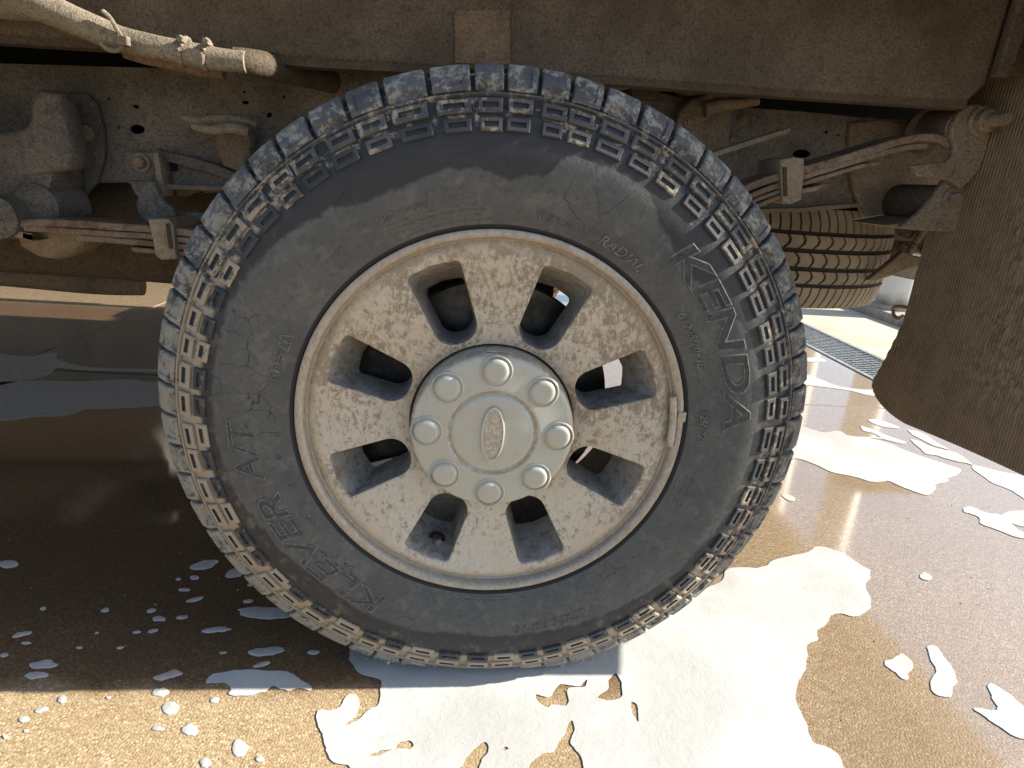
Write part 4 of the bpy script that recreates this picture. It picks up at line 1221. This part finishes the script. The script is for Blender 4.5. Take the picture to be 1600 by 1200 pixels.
# ---------------------------------------------------------------- rear spring hanger and shackle (right)
# bracket on the rail with two tangs
plate('rail_bracket', [(1068, 175), (1085, 158), (1105, 150), (1140, 172), (1134, 232), (1110, 240), (1066, 225), (1060, 196)], FY - .035, .035, M['hang'], truck, .006)
tube('bracket_tang', [atY(x, y, .44) for x, y in ((1098, 162), (1120, 147), (1150, 147), (1190, 144))], [.014, .012, .0085, .0075], M['hang'], truck, 10, 5)
tube('bracket_tang', [atY(x, y, .425) for x, y in ((1100, 172), (1125, 165), (1155, 162), (1185, 158))], [.013, .0115, .0085, .007], M['hang'], truck, 10, 5)
for x, y, rr in ((1079, 190, .009), (1160, 186, .007), (1141, 216, .004), (1158, 236, .004), (1355, 205, .016), (1342, 280, .007)):
    lathe_y('rivet', [(rr * 1.6, .0), (rr * 1.5, -.002), (rr, -.003), (rr * .9, -.006), (rr * .4, -.008), (0, -.008)], M['hang'], truck, 20, tuple(atY(x, y, FY - (.036 if x < 1100 else .001))))
# flat strap bar leaving the tyre
bar = [atY(x, y, .44) for x, y in ((1080, 256), (1120, 240), (1170, 224), (1229, 205))]
v, f = [], []
for i, p in enumerate(bar):
    for (yy, dz) in ((-.016, .006), (-.016, -.004), (.016, -.004), (.016, .006)): v.append((p.x, p.y + yy, p.z + dz))
for i in range(3):
    for k in range(4): f.append((i * 4 + k, i * 4 + (k + 1) % 4, (i + 1) * 4 + (k + 1) % 4, (i + 1) * 4 + k))
f += [(3, 2, 1, 0), (12, 13, 14, 15)]
bevel(mesh_obj('strap_bar', v, f, M['clamp'], truck, False), .0015, 1)
# hanger: back plate, lower pocket, front cheek
plate('shackle_hanger_plate', [(1335, 196), (1375, 190), (1420, 196), (1470, 250), (1480, 300), (1452, 350), (1420, 354), (1378, 351), (1352, 330), (1338, 290), (1332, 240)], FY - .020, .018, M['hang'], truck, .005)
lathe_y('shackle_bush', [(.0, -.075), (.030, -.075), (.034, -.070), (.034, .05), (0, .05)], M['under'], truck, 32, tuple(atY(1432, 318, .45)))
plate('hanger_cheek', [(1478, 286), (1490, 280), (1502, 283), (1506, 296), (1510, 320), (1524, 345), (1520, 356), (1480, 358), (1440, 356), (1418, 352), (1440, 335), (1462, 310)], .372, .014, M['hang'], truck, .005)
plate('hanger_gusset', [(1400, 352), (1440, 345), (1500, 346), (1524, 350), (1522, 358), (1480, 359), (1430, 357)], .385, .12, M['hang'], truck, .003)
bolt_y('hanger_bolt', atY(1487, 311, .371), .0125, .014, M['hang'], truck)
# shackle: outer link plate, sleeve at top, cross plate
plate('shackle_link', [(1500, 180), (1512, 168), (1528, 166), (1544, 172), (1548, 186), (1546, 205), (1540, 235), (1530, 262), (1516, 280), (1504, 290), (1492, 282), (1478, 276), (1436, 272), (1432, 262), (1480, 256), (1493, 244), (1496, 228), (1490, 214), (1492, 196)], .352, .014, M['hang'], truck, .004)
p0 = atY(1448, 205, .47); p1 = atY(1512, 200, .352)
tube('shackle_sleeve', [atY(1440, 204, .50), atY(1462, 203, .45), atY(1508, 200, .36)], [.034, .033, .031], M['hang'], truck, 28, 3)
lathe_y('sleeve_flange', [(.040, .0), (.041, -.005), (.036, -.008), (.0, -.008)], M['hang'], truck, 32, tuple(atY(1446, 207, .47)))
pb = atY(1531, 190, .352)
lathe_y('shackle_nut', [(.024, 0), (.024, -.006), (.0185, -.008), (.0185, -.020), (.016, -.023), (.0105, -.023), (.0105, -.052), (.009, -.056), (.0, -.056)], M['hang'], truck, 12, tuple(pb), angle=20)

# ---------------------------------------------------------------- spare tyre under the bed (lying flat)
SPX, SPY, SZ0, SZ1, SRAD = .775, 1.17, .425, .705, .405
SP = bpy.data.objects.new('spare_tyre', bpy.data.meshes.new('spare_tyre'))
SP.location = (SPX, SPY, SZ0)
link(SP, truck)
H_ = SZ1 - SZ0
m = NT('spare_rubber_dusty'); c = m.coord(SP)
n2 = m.noise(c, 150, 6, .7)
sc_ = m.mix(m.smooth(m.noise(c, 12, 5), .35, .65), (.24, .208, .165), (.30, .262, .21))
sc_ = m.mix(m.math('MULTIPLY', m.smooth(n2, .55, .68), .4), sc_, (.15, .122, .09))
M['spare'] = m.out(sc_, .9, 0, m.bump(n2, .4, .003), .2)
m = NT('spare_groove'); M['groove'] = m.out((.045, .036, .028), .95)
prof = [(.24, .03), (.30, .005), (.345, .012), (.372, .032), (.388, .05), (.392, .07), (.393, H_ / 2), (.392, H_ - .07), (.388, H_ - .05), (.372, H_ - .032), (.345, H_ - .012), (.30, H_ - .005), (.24, H_ - .03)]
v, f = [], []
n = 120
for i in range(n):
    a = 2 * PI * i / n
    for r_, z_ in prof: v.append((r_ * math.cos(a), r_ * math.sin(a), z_))
mm = len(prof)
for i in range(n):
    j = (i + 1) % n
    for k in range(mm - 1): f.append((i * mm + k, j * mm + k, j * mm + k + 1, i * mm + k + 1))
SP.data.from_pydata(v, [], f); SP.data.materials.append(M['groove'])
SP.data.polygons.foreach_set('use_smooth', [True] * len(f)); SP.data.update()
# tread: two shoulder rows of slanted lugs and three ribs of small blocks, 72 around, as parts nearest the viewer and one mass behind
def spare_block(a0, a1, z0, z1, r0, r1t, r1b, skew, notch=0.0):
    vv = []
    zs = [z0, z0 + (z1 - z0) * .33, z0 + (z1 - z0) * .67, z1]
    rs = [r1b, r1b + (r1t - r1b) * .33, r1b + (r1t - r1b) * .67, r1t]
    for rr_ in (0, 1):
        for z_, rt in zip(zs, rs):
            k = (z_ - z0) / (z1 - z0)
            zig = notch * (1 if k in (0,) else 0)
            rad = rt if rr_ else r0
            for aa in (a0, a1):
                q = aa + skew * k + (notch * (1 if .3 < k < .7 else 0))
                vv.append((rad * math.cos(q), rad * math.sin(q), z_))
    ff = []
    for k in range(3):
        b = 8 + 2 * k; ff.append((b, b + 1, b + 3, b + 2))
        ff.append((2 * k, 2 * k + 2, b + 2, b)); ff.append((2 * k + 1, b + 1, b + 3, 2 * k + 3))
    ff.append((0, 8, 9, 1)); ff.append((6, 7, 15, 14))
    return vv, ff
rows = []      # z0, z1, r base, r top edge, r bottom edge, count, skew, notch, fill
rows.append((.020, .073, .355, .404, .392, 104, .030, .012, .80))
rows.append((.083, .113, .385, .405, .4045, 70, .014, .022, .80))
rows.append((.124, .157, .385, .405, .405, 70, -.014, .022, .80))
rows.append((.168, .199, .385, .4045, .405, 70, .014, .022, .80))
rows.append((.209, .262, .355, .392, .404, 104, -.030, .012, .80))
mass_v, mass_f = [], []
cnt = 0
for (z0, z1, rb_, rt, rbt, nn_, skw, nt, fillf) in rows:
    for i in range(nn_):
        a0 = 2 * PI * i / nn_; a1 = a0 + 2 * PI / nn_ * fillf
        vv, ff = spare_block(a0, a1, z0, z1, rb_, rt, rbt, skw, nt)
        am = (a0 + a1) / 2
        vis = (-2.35 < (am if am < PI else am - 2 * PI) < .25)
        if vis and cnt < 240:
            o = mesh_obj('tread_block', vv, ff, M['spare'], SP, False); cnt += 1
        else:
            b = len(mass_v); mass_v += vv; mass_f += [tuple(b + q for q in p) for p in ff]
tag(mesh_obj('far_tread', mass_v, mass_f, M['spare'], SP, False), kind='stuff')
lathe_z('spare_wheel_disc', [(.24, .06), (.20, .08), (.12, .10), (.0, .10)], M['iron'], SP, 48)
# things behind the flap: hitch bar, wiring and a drop bracket
tube('hitch_tube', [atY(x, y, .95) for x, y in ((1375, 352), (1420, 356), (1500, 350))], .035, M['under'], truck, 14, 3)
tube('hitch_brace', [atY(x, y, .80) for x, y in ((1452, 350), (1436, 370), (1425, 388), (1419, 398))], .009, M['hang'], truck, 10, 4)
plate('drop_bracket', [(1362, 436), (1385, 418), (1412, 395), (1422, 400), (1446, 408), (1447, 411), (1420, 418), (1390, 430), (1368, 437)], .79, .02, M['hang'], truck, .004)
plate('bumper_bracket', [(1384, 352), (1450, 350), (1448, 405), (1420, 396), (1396, 412), (1380, 428)], 1.05, .03, M['under'], truck, .004)
plate('bumper_skin', [(1392, 425), (1440, 411), (1560, 420), (1560, 448), (1438, 437), (1400, 429)], 1.6, .05, M['hang'], truck, .006)
for k, l in enumerate((((1406, 366), (1420, 372), (1428, 364), (1446, 356)), ((1438, 392), (1446, 380), (1453, 385), (1449, 396)), ((1410, 380), (1418, 386), (1430, 384), (1440, 396)))):
    tube('wire', [atY(x, y, .9) for x, y in l], .0035, M['iron'], truck, 6, 5)

# ---------------------------------------------------------------- mud flap
FX = .83
m = NT('mud_flap_rubber')
g = m.n('ShaderNodeNewGeometry').outputs['Position']
x, y, z = m.sep(g)
a = m.noise(g, 26, 6, .7); b = m.noise(g, 140, 5, .7)
col = m.mix(m.smooth(a, .4, .65), (.215, .162, .106), (.162, .123, .082))
col = m.mix(m.math('MULTIPLY', m.smooth(b, .5, .65), .6), col, (.265, .203, .135))
zone = m.math('MULTIPLY', m.smooth(y, .34, .18), m.math('MULTIPLY', m.smooth(z, .36, .46), m.smooth(z, .86, .70)))
clod = m.math('MULTIPLY', m.smooth(m.math('ADD', m.math('MULTIPLY', m.noise(g, 60, 6, .65), 1.0), m.math('MULTIPLY', a, .3)), .60, .74), zone)
col = m.mix(m.math('MULTIPLY', clod, .8), col, (.30, .235, .148))
M['flap'] = m.out(col, .9, 0, m.bump(b, .35, .003), .2)
def flap_zb(y_):
    if y_ <= .36: return .302 + (.36 - y_) * .085
    t = min(1, (y_ - .36) / .108); return .302 + .055 * (1 - math.sqrt(max(0, 1 - t * t)))
def flap_zt(y_):
    if y_ <= .428: return 1.03
    t = min(1, (y_ - .428) / .040); return .357 + .14 * (1 - t) ** 1.2
v, f = [], []
pitch = .0062; spp = 6; nrow = 110
ysamp = np.arange(.036, .4681, pitch / spp)
for yi in ysamp:
    zb, zt = flap_zb(yi), flap_zt(yi)
    for k in range(nrow):
        t = k / (nrow - 1); zz = zb + (zt - zb) * t
        rib_ = .0011 * max(-.6, math.cos(2 * PI * yi / pitch))
        zone_ = max(0, min(1, (.36 - yi) / .14)) * max(0, min(1, (zz - .36) / .08)) * max(0, min(1, (.90 - zz) / .2))
        nn_ = mnoise.fractal((yi * 110, zz * 110, 1.0), .8, 2.1, 4)
        cl = max(0, nn_ - .02) * .0065 * zone_
        hid = min(1, cl / .004)
        bend = .035 * max(0, (.62 - zz)) ** 1.3 - .02 * ((yi - .2) / .25) ** 2
        v.append((FX + bend - rib_ * (1 - hid * .8) - cl, yi, zz))
NY = len(ysamp)
for i in range(NY - 1):
    for k in range(nrow - 1): f.append((i * nrow + k, i * nrow + k + 1, (i + 1) * nrow + k + 1, (i + 1) * nrow + k))
flap = mesh_obj('mud_flap', v, f, M['flap'], truck)
so = flap.modifiers.new('solid', 'SOLIDIFY'); so.thickness = .008; so.offset = -1
# mount strip with bolt, and small hook on its inboard edge
plate('flap_mount', [(1566, -40), (1680, -60), (1680, 108), (1550, 118), (1556, 60)], .318, .010, M['panel'], truck, .003)
bolt_y('flap_bolt', atY(1582, 90, .316), .010, .008, M['panel'], truck)
hk = [Vector((FX - .004, yy, zz)) for yy, zz in ((.448, .50), (.462, .492), (.476, .497), (.480, .510), (.462, .516), (.440, .518))]
tube('flap_hook', hk, .0035, M['clamp'], truck, 10, 5)
tube('flap_edge_rod', [Vector((FX - .006, .434, zz)) for zz in (.49, .58, .68, .80)], .0045, M['flap'], truck, 10, 3)

# ---------------------------------------------------------------- tank, exhaust and body around (most of it above the picture)
tk = plate('fuel_tank', [(-1.9, .480), (-.80, .475), (-.62, .470), (-.58, .50), (-.58, .62), (-.62, .66), (-1.9, .66)], .62, .50, M['under'], truck, .03, raw=True)
tube('exhaust_pipe', [Vector((-2.6, 1.22, .345)), Vector((-1.6, 1.22, .335)), Vector((-1.20, 1.22, .320)), Vector((-1.05, 1.24, .318))], [.038, .038, .036, .034], M['hang'], truck, 20, 6)
tube('parking_brake_cable', [atY(x, y, .50) for x, y in ((270, 333), (300, 337), (325, 340))], .008, M['frame'], truck, 10, 3)
plate('cross_bracket', [(276, 293), (340, 293), (345, 298), (320, 300), (318, 297), (306, 297), (305, 300), (296, 300), (292, 305), (278, 305)], .60, .02, M['clamp'], truck, .002)
plate('cross_block', [(292, 300), (345, 300), (345, 345), (292, 345)], .66, .06, M['hang'], truck, .005)

# bed side with wheel arch (outside the frame of the photograph, it shades the wheel)
def arch(n=40, hw=.84, top=1.03, z0=.52):
    out = []
    for i in range(n + 1):
        a = PI * i / n
        cxx, s = math.cos(a), math.sin(a)
        e = 2 / 3.6
        out.append((hw * math.copysign(abs(cxx) ** e, cxx), z0 + (top - z0) * abs(s) ** e))
    return out
side_out = [(1.16, .66), (1.16, 1.46), (-1.42, 1.46), (-1.42, .50)] + [(x_, z_) for x_, z_ in arch()][::-1] + [(.86, .64)]
for nm, yy in (('bed_side', .022), ('bed_side', 2.29)):
    plate(nm, side_out, yy, .03, M['paint'], truck, .006, raw=True)
box('bed_front_wall', (-1.40, .05, 1.06), (-1.36, 2.28, 1.45), M['paint'], truck, .006)
box('tailgate', (1.115, .05, .92), (1.155, 2.28, 1.45), M['paint'], truck, .01)
box('rear_bumper', (1.20, .10, .575), (1.34, 2.24, .76), M['chrome'], truck, .02, 3)
box('bed_top_rail', (-1.42, .045, 1.40), (1.11, .13, 1.462), M['paint'], truck, .01)
box('cab', (-3.6, .03, .52), (-1.45, 2.31, 1.95), M['paint'], truck, .12, 4)
# other rear tyre, same shape
o = bpy.data.objects.new('tyre', TYRE.data); o.location = (0, 2.04, ZC); link(o, truck)
